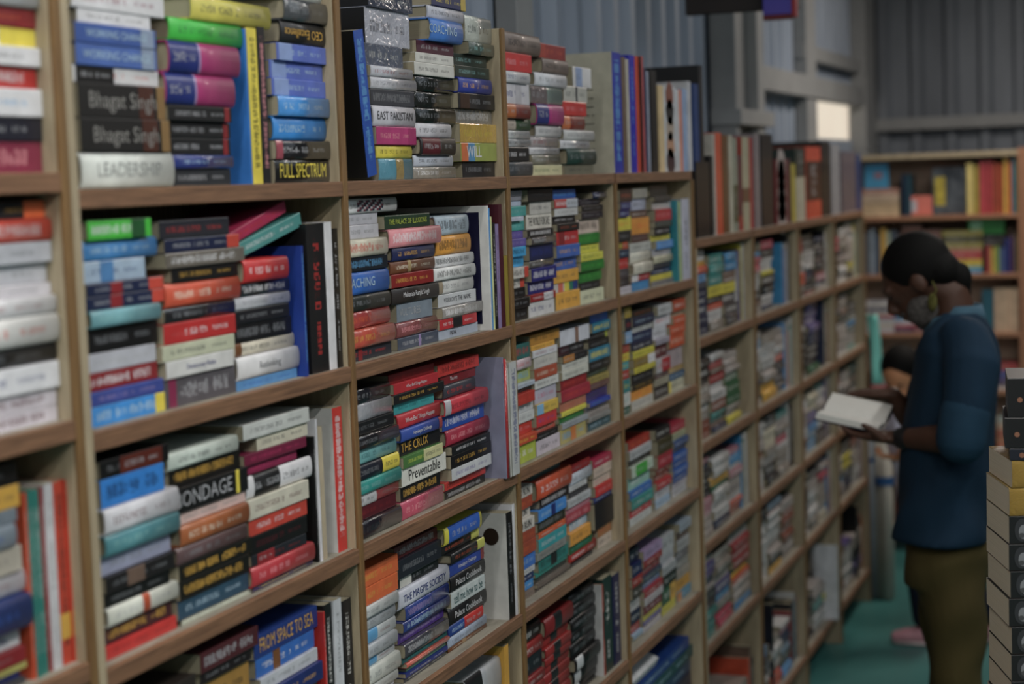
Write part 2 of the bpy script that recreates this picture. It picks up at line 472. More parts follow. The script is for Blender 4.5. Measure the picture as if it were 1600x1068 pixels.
cell(1, 'B', (110,300,2.811), S(95,410,250, '''
912 95 415 #2690e0 s1 d @.86-1:y0
848 90 410 #3a4c9c v1 .
768 85 395 #8e1a22 w0 d
685 80 385 #b8bac4 g2 .
575 85 395 #101012 g1 .
500 75 380 #6aa4ae t2 h
440 65 405 #182448 g2 . @.84-1:r3 @.3-.45:r1
385 65 400 #182448 g2 . @.8-1:r3 @.3-.45:r1
290 55 340 #a8c0d8 b1 . @.3-.5:#4a86c0
200 55 385 #3a88cc s1 h
115 60 340 #34c426 w0 d @.68-.9:n1'''), S(410,720,565, '''
790 410 725 #5a565c g2 d @.05-.15:p2
715 400 705 #d4d4d2 b1 n |Democracy Rules
645 395 710 #c2c6aa g0 .
555 400 715 #c01c1c w0 .
490 405 715 #1c1c20 g1 w
385 385 735 #cc4a26 c0 h
320 435 725 #101012 y1 .
255 400 745 #6e675e w0 d
195 410 735 #182448 g2 . @.83-1:r3
115 385 690 #2a2b34 r0 .'''), S(730,995,860, '''
800 730 995 #5698d4 b0 .
700 720 995 #d2d2d4 g1 h |Rethinking
640 715 990 #ccc4b0 g0 h @.05-.15:o2
560 720 975 #101012 g1 d
500 720 960 #18181e g1 .
445 720 960 #b6b8c0 g1 w
385 740 960 #24262c w0 wd
285 735 930 #c01a1c w0 h'''), U('''
985 1046 240 #183a94 s0 d
1062 1138 140 #18181a r0 .
1140 1172 130 w0 g1 n
1173 1205 160 #0e0e10 g2 .'''), S(760,1035,890, '''
170 755 1040 #489894 w0 t11
80 730 970 #b01e50 r0 t14'''))
cell(1, 'C', (140,600,2.282), S(60,300,170, '''
885 60 310 #cc2420 r1 .
820 60 300 #4c242a y1 d
752 55 305 #d6d8cc g2 h @.48-.58:o1
700 50 280 #101214 g1 .
640 45 290 #1c1a1c g1 . @.3-.55:z0
570 40 290 #9aa0bc g1 .
495 35 300 #4a8a94 t2 h
402 30 295 #cfcfd6 r2 h
300 30 255 #1f86e0 b2 d
235 25 270 #0e0e10 g1 . @.28-.9:#5e2012'''), S(320,570,430, '''
805 330 575 #d2d8c4 g1 .
720 310 560 #2c5068 s1 .
655 305 555 #14120c y1 dd
595 295 565 #14120c y1 dd
535 295 545 #5c4446 g1 h
462 295 550 #a05622 c0 h
418 305 550 #dcbcb4 g1 .
330 300 550 #121214 g2 n @.82-.87:y0 |BONDAGE
265 285 545 #14120c y1 dd
205 270 525 #ccd8ce g0 h'''), S(570,790,680, '''
680 570 790 #4e3c70 y0 w
605 560 785 #b42834 p0 h
565 570 765 #20242c r1 . @.1-.4:r1
500 560 770 #101012 r2 .
440 550 770 #c83a26 w0 .
370 555 770 #cac6b4 r2 .
290 555 790 #18181a g2 h @.5-1:w0 @0-.12:w0
252 550 750 #8e1c4c p1 .
212 550 770 #7a163e p1 .
160 595 775 #d0cab4 g0 .
105 535 770 #ccd0cc g0 .'''), U('''
796 812 190 #101012 .
814 832 125 #d0d0d6 g1 n
833 848 150 #b8a98c . n
886 919 83 #d22018 w0 d cov=#c2c2c0 deep=.24'''))
cell(1, 'D', (140,600,2.282), S(200,380,300, '''
1190 200 380 g0 .
1125 190 375 r2 g1
1060 190 370 #2c2420 g1'''), S(390,590,480, '''
1165 390 590 k1 g1
1110 390 590 n1 g1
1030 395 580 #a87c28 k1
985 395 575 #1c1014 g1 .
912 385 590 #501c24 g2 d'''), S(600,815,700, '''
1180 600 815 w0 g1
1120 600 812 o2 g1
1050 600 818 #1c2c6c y1 .
1000 610 812 #c6cad2 g1 .
930 605 812 #2a6cc4 w0 . @.28-.4:o2
848 595 820 #1c3a84 y1 n |FROM SPACE TO SEA'''), U('''
826 842 820 r0 .
843 882 790 #121214 .
884 916 770 #c8ccd2 g1 .
918 950 770 #10141c .'''))
cell(2, 'B', (530,290,3.814), S(-140,300,180, '''
950 . 310 #2a2d38 r0 . @.32-.4:r1
838 . 305 #c64c38 y1 wh
735 . 300 #ac3c3a o0 wh
640 . 292 #242824 g1 h
500 . 290 #2a6ac4 s1 hn |COACHING
415 . 280 #101c28 s0 d
310 . 265 #d2cdb8 r3 hd
228 . 245 #c2c2ca g1
160 . 245 #b9b9c2 g1
72 . 345 #d4d6d8 g0 hk'''), S(330,590,440, '''
890 350 590 #4a5466 g2 . @.5-.56:v1
800 345 585 #844648 p0 wh
690 355 565 #7c8a98 g2 n |VULTURES
590 310 590 #2c2624 w0 hn |Maharaja Ranjit Singh
510 300 550 #8e1414 y1 .
435 295 560 #6c3e20 c0 h @.38-.45:#a89060
355 300 550 #1a2456 y1 h
245 255 575 #dc8890 w0 hd
165 250 520 #223e28 n2 n |THE PALACE OF ILLUSIONS'''), S(590,825,690, '''
840 590 825 #a8b4c6 g0 n |INDIA
778 585 810 #c01c28 w0 . @.35-.6:k1
710 600 840 #94908c w0 wd
635 580 820 #c4c8cc g0 n |VOLKOV'S THE NAME
550 590 805 #ccccca g1 h @0-.14:#a09078
475 555 800 #d2d4d4 k0 hd
405 565 808 #d4d6d8 k0 hd
290 550 785 #e29a1c k1 hd
172 530 770 #a8bac8 g0 hd'''), U('''
848 884 122 #d8d8d6 . n cov=#12123a frame deep=.25
885 902 135 #4a9ae0 b1 d
904 931 185 #d6da98 g0 .
932 949 220 #101012 w0 .
950 969 228 #8e7cac g0 .
971 993 110 #4a0c20 . n deep=.26
995 1019 418 #96841c . n'''))
cell(2, 'C', (540,540,3.445), S(-110,290,180, '''
905 . 292 #1c1824 g0 wh
830 . 285 #5c0f20 r1 .
765 . 290 #a21a2a g1 w @0-.55:#c8c8cc
690 . 290 #1e948c t2 h
605 . 282 #161c2c g1 h @.66-1:y0
520 . 272 #6aaaac t1 h
448 . 265 #1a1a20 g1 w
380 . 265 #16181c g1 .
285 . 255 #a0a2aa g2 wd
205 . 242 #1c1c24 g1 w'''), S(290,520,400, '''
800 290 520 #bc4a64 p0 w
722 305 515 #121214 y1 d
625 300 538 #dedfd6 k1 n |Preventable
560 300 510 #4a7c3a n2 . @.5-1:#ccca90
480 300 515 #18181c y1 n |THE CRUX
415 285 505 #2e4ca0 w0 hn @.92-1:#a04040 |Himalayan Challenge
335 280 510 #c0202e w0 hn |When Bad Things Happen
275 275 490 #28a0a4 t1 .
222 255 525 #18181a y1 .
165 255 492 #c01c2a w0 n |When Bad Things Happen
115 245 490 #8e1c20 r0 .'''), S(535,760,650, '''
735 535 750 #141416 g2 d
690 540 758 #c42c22 k0 d
625 560 772 #c8ccd0 v0 .
555 555 770 #100e0e y1 .
505 560 765 #16181a w0 .
420 545 775 #a41c3c p0 h
335 530 752 #1c4cac w0 d
250 510 745 #c42a3c r2 h @0-.13:#b4b4bc
180 500 700 #3c3e48 r0 h
128 505 712 #7c141c w0 n |The Act
62 500 720 #cc2c24 k0 d'''), U('''
748 792 95 #80829c k1 n @.05-.35:#6a6c86
800 824 90 #b41c24 . wn
826 850 92 #981820 . wn
856 878 130 #c6c6c0 k1 .
902 938 88 #bcc0c0 b1 d cov=#a8aca6'''))
cell(2, 'D', (560,770,3.585), S(-140,215,130, '''
1150 . 215 g0 .
1095 . 215 w0 g1
1035 . 220 #ccd0cc g1 h
935 . 225 #d2d6ce g1 h
880 . 210 #ccd0d6 r1 h @.35-.6:s0
805 . 208 #b4bac0 g1 h
730 . 213 #ccd2d4 r1 h @.35-.6:s0
650 . 208 #b0b6bc g1 h
580 . 205 #c6caca g1 h
478 . 210 #e2641c y1 .
375 . 212 #e2641c y1 .'''), S(250,490,350, '''
1090 255 490 g0 .
1040 255 490 b1 .
975 270 490 #5e9474 g2 .
918 255 495 #cc5c4c c0 w
855 240 490 #17595c t0 .
780 240 485 #404048 g2 wd
720 235 490 #4a2a84 v1 d
660 240 500 #2c3e84 s1 wd
585 255 498 #2c4290 v1 wd
480 215 498 #c6cad8 b1 hn |THE MAGPIE SOCIETY
418 220 460 #141416 g1 . @.1-.36:#c8c8c0
312 220 460 #20222e g1 .
240 215 455 #5c1c22 g2 d'''), S(500,710,590, '''
820 500 715 #744420 c0 h @.35-.45:#a08058
755 490 710 #9cacc2 g0 h
690 490 690 #1c4088 s1 h @.45-1:r0
595 495 705 #161618 w0 hn |Palace Cookbook
510 500 690 #c2cccc t1 n |tell me how to be
420 495 695 #161618 w0 hn |Palace Cookbook
350 475 690 #2a46a0 w0 n @.9-1:#8a3a3a |Himalayan Challenge
290 460 680 #16181a o1 h @.78-1:#c8c850
230 465 675 #16181a o1 h @.78-1:#c8c850
132 450 665 #d8ce1c b0 hn @.1-.94:b0'''), U('''
846 880 112 #0c0c12 g1 . cov=#c0c0bc disc deep=.25
882 895 60 #d0d2d8 . n'''))
cell(2, 'E', (560,770,3.585), S(560,780,660, '''
1180 570 780 #2a2a2c g1
1120 575 770 #8a8a8c g0
955 590 785 #c2c6cc g0 hn @0-.45:#1c1c20'''), U('''
790 862 890 #e0a414 . n cov=#e0a414'''))
cell(3, 'A', (770,20,3.814), S(-60,220,150, '''
885 . 228 #3c4248 g1 h
800 . 210 #17181a w0 .
750 . 220 #aaaeb2 k1 w
700 . 215 #c8ccce g1 w
632 . 225 #1c4c2c g2 h @0-.55:#b4a89c
545 . 200 #7c2018 g1 h @0-.5:#b4622a
422 . 218 #cacad2 b1 . @.58-.75:#b4b4bc
352 . 203 #c6cad0 b1 h
243 . 222 #c81a1e p0 .
118 60 275 #74665f k1 h'''), S(220,410,320, '''
905 230 412 #ccc89c n1 .
845 215 395 #7a7768 g2 w
800 210 392 #bcbcc0 g1 wh
740 225 392 #9c9496 r1 w
668 260 412 #b8b9bb g1 h
545 245 405 #b02a7a p0 hn @0-.43:b1
440 220 412 #80968e g1 w @0-.5:#74686a
360 240 430 #c6cad2 g1 h
270 285 438 #74665f k1 h
183 278 437 #8e1c1e o1 . @.0-.25:#a03020'''), S(420,600,500, '''
905 430 600 #6c6c5a g0 .
810 430 603 #1b3c34 g1 h
760 395 570 #c4c6cc . w
698 415 595 #b8babb g1 h
613 415 550 #842a1c g1 h @0-.35:#c86a30
530 418 562 #c4201e p0 .
438 430 572 #b6b7b0 g0 . @.5-.58:g0
318 490 598 #d0d0d4 b1 n @.15-.5:#8aa0c8'''), U('''
728 780 232 #1a30a8 s0 d cov=#b8b4a0 deep=.27 text
784 806 262 #6c5848 g1 n
808 826 275 #b8b4a8 . n
828 862 250 #1618b4 s0 .
864 886 258 #c8401e . n
888 896 260 #101014 . n
898 914 258 #b0484a . n
916 926 330 #1c2850 . n
928 944 345 #8c94a8 . n'''))
cell(4, 'A', (770,20,3.814), U('''
952 988 340 #101012 g0 n
1002 1028 430 #d8be8c . n
1030 1100 432 #c4c8ce . n dots
1104 1118 455 #cdd0d6 . n
1119 1136 455 #d88468 . n
1138 1164 450 #8ca8d0 . n
1166 1190 405 #c0c2c8 . n
1204 1236 420 #143c78 s0 n
1240 1262 310 #14161a . n cov=#101216 deep=.27'''))
cell(3, 'B', (780,270,4.45), S(60,190,140, '''
940 . 197 #141416 g1
868 . 196 #141416 g1
800 . 195 #141416 g1
730 . 190 #c8c4be k0 d @.78-1:r3
652 . 190 #c8c4be k0 d @.78-1:r3
580 . 185 #2aa2dc k0 d
510 . 180 #2aa2dc k0 d
455 . 185 #6456a8 v1
400 . 183 #6456a8 v1
332 . 185 #3aa09c t2
300 . 155 #c0c8dc g1
228 . 182 #3aa09c t2
192 . 150 #b4c4dc g1
158 . 146 #8a8c98 g1
120 . 145 #808490 g1'''), S(205,380,290, '''
885 205 382 #d0d2d4 b1
832 210 384 #9c141c w0 . @.52-.9:#c4c4ca
745 208 386 #1c1e74 w0 d
652 205 378 #1c1e74 w0 d
600 205 375 #54504c g2 w
492 208 372 #162250 b1 d
440 200 370 #4a4242 g2 wd
385 190 368 #141414 w0 d
285 190 366 #d6d2c8 k1 n |THE WORLD FOR SALE
195 210 358 #c2c0ba g0 .
110 182 355 #141416 g0 .'''), S(395,560,475, '''
822 395 562 #e0a420 g0 .
757 392 560 #c8c4c0 g1 n @.2-.4:#d86a50 @.45-.65:#d8cc2a @.65-.8:#1c7a60 @.8-1:#1c3a80
670 388 560 #e0a420 g0 .
582 385 550 #3a64b8 y1 .
495 385 545 #3a64b8 y1 .
400 388 540 #c01c26 w0 . @.1-.35:r1
345 385 537 #18181a o1 .
295 380 535 #16161c w0 .
240 375 535 #c4c6c8 g1 .
178 370 530 #c03a3c w0 d @.5-1:#b8c0cc
112 362 525 #1c5cb0 s0 .'''), S(562,725,640, '''
808 562 727 #cacfae g0 .
752 570 715 #1a1c20 g1 .
675 562 722 #1c7c28 n0 .
605 558 720 #1c7c28 n0 .
550 555 708 #ccca2c n1 .
490 550 705 #ccca2c n1 .
415 547 700 #1c7c28 n0 .
315 545 697 #d0bcae k1 d
265 557 705 #1a1828 g1 .
222 557 705 #121218 g1 .
180 555 705 #1a1828 g1 .
135 640 780 #2c2c50 w0 w'''))
cell(3, 'C', (790,460,3.56), S(40,165,120, '''
818 . 167 #a8ba28 w0
772 . 160 #cc461c y0
705 . 158 #c82e20 p0
650 . 162 #ccd0d0 g1
598 . 160 #c4c8cc k1
535 . 148 #b82c1c r3
505 . 152 #2c2c30 g1
478 . 148 #b0bccc g1
405 . 146 #a4b058 s0 dd
345 . 132 #c8b4bc r0 h
262 . 127 #2a6a66 r0 d'''), S(170,300,215, '''
800 172 302 #c4bcc8 g0 .
762 168 292 #141416 g1 .
722 165 287 #c2503c c0 .
655 158 276 #cc2028 v0 .
595 160 280 #d8b42c g0 . @0-.3:#7ab4dc
510 156 280 #b4b2c4 p1 .
460 152 286 #cccecc k0 .
395 148 273 #ac4a2c c0 .
332 140 276 #c2c0ba g1 .
292 135 272 #cfd0d6 p2 .
262 130 262 #e0a41c g0 .
205 128 292 #bc841c k1 .'''), S(305,445,375, '''
725 305 446 #b0a45c s0 dd @.4-.6:#d07a30
692 310 452 #98a0a8 g1 .
655 305 440 #1c702c n0 .
628 305 442 #d8d020 n1 .
575 300 445 #b46c50 o1 .
510 300 460 #a81c38 r3 .
452 300 445 #90101e r3 .
405 300 446 #c4c6bc g0 .
362 305 450 #c8cac2 g0 .
322 305 440 #1c1c20 g1 . @0-.45:#b8782a
270 300 440 #3a1420 g1 . @.4-1:#18181c
182 303 466 #d0d4e0 k1 n @.5-.62:#8a6a5a'''), S(458,580,520, '''
685 458 583 #24505c s1 .
658 455 575 #8a8a88 g0 .
630 455 575 #98908c g0 .
604 455 572 #7c8084 g0 .
575 458 572 #2a40a4 s0 .
515 455 572 #3a2c70 g0 .
480 460 572 #6c4844 g1 .
442 458 575 #9a8a40 g0 .
410 455 572 #28402c g1 .
360 460 580 #1c1e20 g1 .
290 465 598 #187c9c y0 d
248 468 585 #16181c g1 .
205 470 598 #16181c g1 . @.88-1:n2
150 478 612 #187c9c y0 d
95 478 632 #2a6cce b1 .'''))
cell(3, 'D', (800,680,2.753), S(20,95,75, '''
660 . 97 #7a6a60 g0
622 . 95 #2a8ad0 .
588 . 95 #1c3468 .
562 . 95 #c4c8cc .
500 . 95 #3a78d0 s1
442 . 92 #a8462a o0
395 . 90 #a8462a o0
345 . 85 #c8c4bc k0 n |TO RUN
302 . 82 #c8c4bc k0 n |TO RUN
250 . 80 #a8462a o0
203 . 78 #c8c4bc k0 n |TO RUN'''), S(105,240,165, '''
640 100 240 #58504c g0 .
615 100 240 #6a6058 g0 .
600 105 240 #20302c g0 .
572 110 245 #1a8c80 t1 .
505 118 245 #1a807a k1 d @.4-.6:k1
470 100 228 #8a8c88 g0 .
415 108 228 #28a0a8 w0 .
390 110 225 #d8581c . .
342 110 225 #2c2c1c g1 d
292 105 225 #3a8cdc s1 . @.45-.6:b1
248 118 243 #201418 w0 d
160 90 240 #cc4a1e w0 h
120 88 216 #12484c t2 .'''), S(248,345,285, '''
545 248 345 #1c1a1c g1 .
492 250 368 #a42018 w0 h
455 245 345 #1c6038 t0 .
400 230 332 #e09a1c . .
352 228 330 #9cb8cc w0 d @0-.25:#c07a2a
312 226 332 #b03c4c p0 d
285 228 330 #b87080 p0 .
250 228 328 #b8bcc0 . .
225 240 325 #303034 g1 .
200 238 320 #c4c6c8 g1 .
148 240 336 #b8c0cc g1 h
110 233 327 #98141c g1 .'''), S(350,440,390, '''
430 352 442 #c4b4a4 g0 .
382 345 442 #a46c3c o1 .
268 345 436 #10101a g1 n
246 345 442 #1c3474 . .
200 350 456 #c81c20 p0 .
160 345 436 #ccb8a8 p0 .
118 340 418 #cab4a4 g1 .
78 332 430 #b41848 . .'''))
cell(3, 'E', (800,680,2.753), S(20,128,95, '''
1110 . 128 #98201f .
1065 . 128 #98201f . h
1018 . 128 #8c1a1e . h
935 . 130 #1c1e28 g1
872 . 125 #98201f . h
800 . 120 #101014 . h'''), S(130,245,185, '''
1090 130 245 #98201f . hn @.32-.58:k1
1045 130 245 #98201f . hn @.32-.58:k1
1000 128 246 #98201f . hn @.32-.58:k1
960 130 246 #98201f . hn @.32-.58:k1
925 135 245 #98201f . hn @.32-.58:k1
882 135 245 #98201f . hn @.32-.58:k1
828 120 243 #98201f . hn @.32-.58:k1
752 118 245 #84181c . hn @.32-.58:k1'''), S(255,358,300, '''
1100 255 358 #121214 g2 hn @.05-.3:#c4c8cc
1045 255 362 #121214 g2 hn @.05-.3:#c4c8cc
985 258 362 #121214 g2 hn @.05-.3:#c4c8cc
925 255 362 #121214 g2 hn @.05-.3:#c4c8cc
870 252 358 #141416 g1 h
818 250 357 #141416 g1 h
762 250 355 #141416 g1 h
708 250 355 #141416 g1 h
655 242 350 #141416 g1 h'''), U('''
362 374 668 #b8b8b8 .
376 392 660 #a0381c . . @.3-.6:k1
398 438 622 #10302c .
442 472 605 #141c4c .'''))
cell(4, 'B', (780,270,4.45), S(842,915,875, '''
790 842 920 #bcb8c4 g1 .
730 840 912 #3a3436 g1 .
665 838 910 #4a4248 g1 .
588 835 905 #b82420 p0 .
530 838 905 #1c3450 s1 .
478 832 905 #8a7c30 y0 . @.5-1:o1
400 835 918 #1c2024 g1 .
305 828 922 #ccc020 o0 .
255 828 895 #2c3070 s1 .
202 828 895 #2c3070 s1 .
112 828 908 #3a2a28 o1 .'''), S(920,1048,975, '''
748 918 1038 #2a84c0 s0 .
700 915 1040 #a02830 w0 . @0-.35:w0
620 912 1045 #c4c0b0 g1 h
545 910 1052 #c8c6b8 g1 h
482 908 1056 #b4b8b4 g0 .
425 925 1035 #5c3c36 g1 .
310 922 1046 #d88c1c o0 .
258 908 1030 #5c4038 . .
175 905 1015 #8c94ac s1 . @.1-.8:#a4acc4
108 912 1010 #94948c g1 .'''), S(1062,1205,1130, '''
742 1062 1210 #7c7c80 g0 dd
700 1060 1210 #ccc020 y0 .
660 1065 1200 #1c3460 . .
622 1065 1195 #1c2030 g1 .
570 1070 1198 #b8b49a . h
525 1065 1195 #a4a4ac g1 .
470 1080 1195 #4a8cd0 s1 .
428 1060 1192 #c8bc20 . .
375 1070 1180 #181a20 w0 .
330 1070 1185 #33403c g1 .
250 1078 1190 #b01c2c p0 .
200 1070 1215 #b8b4b4 g1 .
160 1070 1185 #24282a g1 .
82 1055 1175 #20282a g0 .'''), U('''
1206 1254 195 #0a8090 .
1256 1272 200 #a4bc7c .
1276 1332 182 #b8bcd0 . cov=#9a9ca4'''))
cell(4, 'C', (790,460,3.56), S(655,690,672, '''
620 . . #1c5a4c w0
545 . . #c4c8c4 t0
470 . . #2a8488 y0
420 . . #b03024 w0
370 . . #3a9aa4 y0
325 . . #c4b41c r0
270 . . #a03c28 g1
205 . . #7ca4cc w0
130 . . #1c2434 r0
70 . . #a48c1c g1'''), S(702,820,765, '''
570 . . #b8b8b0 g1
510 . . #e0941c o0
478 . . #1c1c10 y1
420 . . #181a1c g1
388 . . #c8bc1c .
338 . . #8c7420 g1 . @.65-1:w0
300 . . #c8c01c .
255 . . #1c2440 .
198 . . #1c2a50 s1
165 . . #b4b8b8 .
112 . . #1c2444 s1
75 . . #24241c o1'''), S(828,905,865, '''
500 . . #2c2c2c .
460 . . #9c9884 g0
428 . . #503034 .
352 . . #b0b0b4 r0 . @.4-1:#b0202c
272 . . #5c2028 .
240 . . #9c98a8 .
180 . . #c0c4cc .
110 835 925 #ccced6 r0
55 835 910 #b4b8bc .'''), S(910,992,950, '''
468 . . #b8b8a0 . . @0-.12:y0
430 . . #2c5c80 .
400 . . #a08038 .
290 . . #a8989e g1 dd
215 . . #c84c1c c0
165 . . #c4481c c0
120 . . #c44c1c .
90 . . #a49a80 .
28 . . #b44420 .'''))
cell(4, 'D', (800,680,2.753), S(507,600,555, '''
330 . . #b4bcbc g1
295 . . #b4202c .
250 . . #2c8c84 .
215 . . #2468b8 .
160 . . #8cbcae w0
112 . . #b4c4b4 n0 . @.2-.7:n0
85 . . #1c1c1c g1
45 . . #b0b4b8 .
5 . . #a82c1c o0'''), S(618,680,650, '''
265 . . #8cacc8 .
220 . . #b4b8c0 .
185 . . #b01c28 .
155 . . #84301c .
130 . . #84301c .
72 . . #a41c30 p0
8 . . #3c3818 g1
-40 . . #1a1c20 .'''), S(688,750,720, '''
215 . . #b4b8c0 .
190 . . #b0aebc .
160 . . #1c4c94 .
130 . . #245cac .
100 . . #1c4c94 .
70 . . #245cac .
40 . . #1c3c70 .
12 . . #1c4884 .
-20 . . #a4a884 g0
-60 . . #a81c3c p0'''))
cell(4, 'E', (800,680,2.753), S(515,556,540, '''
880 . . #b4b49c .
840 . . #8cacc4 .
800 . . #a02420 .
745 . . #1c2040 .
690 . . #b4b4b4 k0
640 . . #40342c .
600 . . #a0241c .
540 . . #141c50 w0
480 . . #101438 .'''), S(562,640,600, '''
840 . . #a8a8b4 .
800 . . #c8c4bc .
770 . . #5c5890 .
745 . . #bcb438 .
705 . . #70202c .
672 . . #b4b0b4 r1
640 . . #981c28 .
605 . . #58749c .
580 . . #2c3c50 .
545 . . #8c1c20 .
515 . . #981c1c .
470 . . #a48cb4 .'''), S(645,702,670, '''
720 . . #c0bc1c .
640 . . #285c3c . . @.6-1:y1
590 . . #16201c .
550 . . #a4a8ac .
505 . . #a8acb4 .
430 . . #b4b8bc .'''), S(712,790,745, '''
650 . . #4c90b0 w0 . @0-.3:#c88030
598 . . #cc941c .
560 . . #a09a90 .
520 . . #848888 .
480 . . #5c606c w0
430 . . #a8acb0 .
395 . . #3c1c1c .
355 . . #9cacbc .'''))
cell(4, 'F', (800,680,2.753), S(540,770,650, '''
1120 . . #28203c g1
1075 . . #1c3c60 s1
1025 545 800 #12484c s1
975 540 765 #123c84 s1'''))
cell(5, 'A', (1060,180,2.967), U('''
88 150 215 #0c0c0e . n cov=#0c0c0e deep=.27
155 168 188 #101218 . n
169 179 85 #b8b4ac . n
180 209 80 #cc4c20 . n
211 238 90 #6a4418 . n
240 258 92 #b8b6a4 . n
260 280 105 #8c9484 . n @.5-.9:#485030
282 300 185 #5c1c30 . n @.8-1:#a02820
302 334 100 #aca88c . n cov=#a8281c @.55-.7:#6a4a30
335 350 104 #a42428 . n
361 384 85 #8a8084 . n
391 443 85 #101114 . n
455 514 205 #6c1424 . n dots
516 526 200 #3c2c38 . n
527 546 225 #b4a820 . n
548 590 150 #b4b4a0 . n @0-.4:#102c28 cov=#102c28
597 664 145 #cc401c . n @.2-.75:#3a1410
668 708 118 #101012 . n cov=#0c0c0e deep=.27
712 752 135 #8c9098 . n
760 826 168 #5c5460 . n
830 850 180 #1c3c70 . n'''))
# ------------------------------------------------------------------ shelf geometry (metres)
Z1 = dict(A=1.939, B=1.638, C=1.337, D=1.041, E=.742, F=.442)     # tops of the boards, near bookcase
Z2 = [1.745, 1.460, 1.156, .862, .560, .150]                        # far bookcase
POST = {0: 1.886, 1: 2.655, 2: 3.424, 3: 4.178, 4: 4.929}
PT = .0165
def bay_range(b, row):
    if b == 0: return 1.10, 1.850
    if row == 'A' and b == 3: return 3.426, 4.9
    if row == 'A' and b == 4: return 3.43, 5.1
    if b == 5: return 4.935, 8.05
    return POST[b-1]+.001, POST[b]-PT-.001
def board_z(b, row):
    if b == 5: return Z2[0]
    return Z1[row] + (.021 if b == 0 else 0)
BAYN = {0: 'bay cut by left frame edge', 1: 'first full bay', 2: 'second full bay', 3: 'third full bay', 4: 'fourth full bay', 5: 'on the far bookcase'}
ROWN = dict(A='top shelf', B='second shelf', C='third shelf', D='fourth shelf', E='fifth shelf', F='sixth shelf')
ORD = ['bottom','second','third','fourth','fifth','sixth','seventh','eighth','ninth','tenth','eleventh','twelfth','thirteenth','fourteenth','fifteenth','sixteenth','seventeenth']
STK = {1: ['single'], 2: ['left', 'right'], 3: ['left', 'middle', 'right'], 4: ['leftmost', 'second', 'third', 'rightmost']}
INK_AUTO = lambda b: '#dcdcd8' if sum(col(b)[:3]) < .9 else '#2c2c30'
def parse(line):
    body, _, title = line.partition('|')
    t = body.split(); sp = dict(title=title.strip() or None, bands=[], ex=[], tilt=0, lean=0, deep=None, cov=None)
    sp['top'] = float(t[0]); sp['l'] = None if t[1] == '.' else float(t[1]); sp['r'] = None if t[2] == '.' else float(t[2])
    rest = []
    for w in t[3:]:
        if w[0] == '@':
            rg, c = w[1:].split(':'); a, b = rg.split('-'); sp['bands'].append((float(a), float(b), c))
        elif w.startswith('cov='): sp['cov'] = w[4:]
        elif w.startswith('deep='): sp['deep'] = float(w[5:])
        elif w.startswith('lean='): sp['lean'] = float(w[5:])
        elif w in ('frame', 'disc', 'text', 'dots'): sp['ex'].append(w)
        elif len(w) > 1 and w[0] == 't' and w[1:].isdigit() and len(rest) >= 2: sp['tilt'] = float(w[1:])
        else: rest.append(w)
    return sp, rest
def parse_stack(line):
    sp, rest = parse(line)
    sp['base'] = rest[0]; sp['ink'] = rest[1] if len(rest) > 1 and rest[1] != '.' else INK_AUTO(rest[0])
    sp['fl'] = ''.join(r for r in rest[2:] if r != '.')
    return sp
def parse_upright(line):
    body = line.split()
    sp, rest = parse(' '.join([body[2], body[0], body[1]] + body[3:]))
    sp['base'] = rest[0]; sp['ink'] = rest[1] if len(rest) > 1 and rest[1] not in ('.', 'n') else INK_AUTO(rest[0])
    fl = rest[2:] if len(rest) > 1 and rest[1] != 'n' else rest[1:]
    sp['fl'] = ''.join(r for r in fl if r != '.')
    return sp
def px_of(view, x): return view[0] + x/view[2]
def py_of(view, y): return view[1] + y/view[2]
THING_BAYS = (0, 1, 2, 3, 4, 5)
WANT_THINGS = 286      # books built as objects of their own: the ones that show largest
JOBS = []
def shown_area(L, Dp, T, M):
    xs = []; ys = []
    for c in ((0, 0, 0), (L, 0, 0), (L, 0, T), (0, 0, T)):
        v = M @ Vector(c) - CAM; d = v.dot(CF)
        xs.append(800+F_PX*v.dot(CR)/d); ys.append(534-F_PX*v.dot(CU)/d)
    w = min(1600, max(xs))-max(0, min(xs)); h = min(1068, max(ys))-max(0, min(ys))
    if w <= 0 or h <= 0: return 0
    a = abs(sum(xs[i]*ys[(i+1) % 4]-xs[(i+1) % 4]*ys[i] for i in range(4)))/2
    full = (max(xs)-min(xs))*(max(ys)-min(ys))
    return a*w*h/max(full, 1)
def is_thing(b, row): return True
STUFF = Acc()          # the far books nobody could tell apart
SEED = [0]
def emit(L, Dp, T, sp, M, label, group, thing):
    if label is not None:
        JOBS.append((shown_area(L, Dp, T, M), len(JOBS), L, Dp, T, sp, M, label, group)); return None
    return emit_now(L, Dp, T, sp, M, label, group, thing)
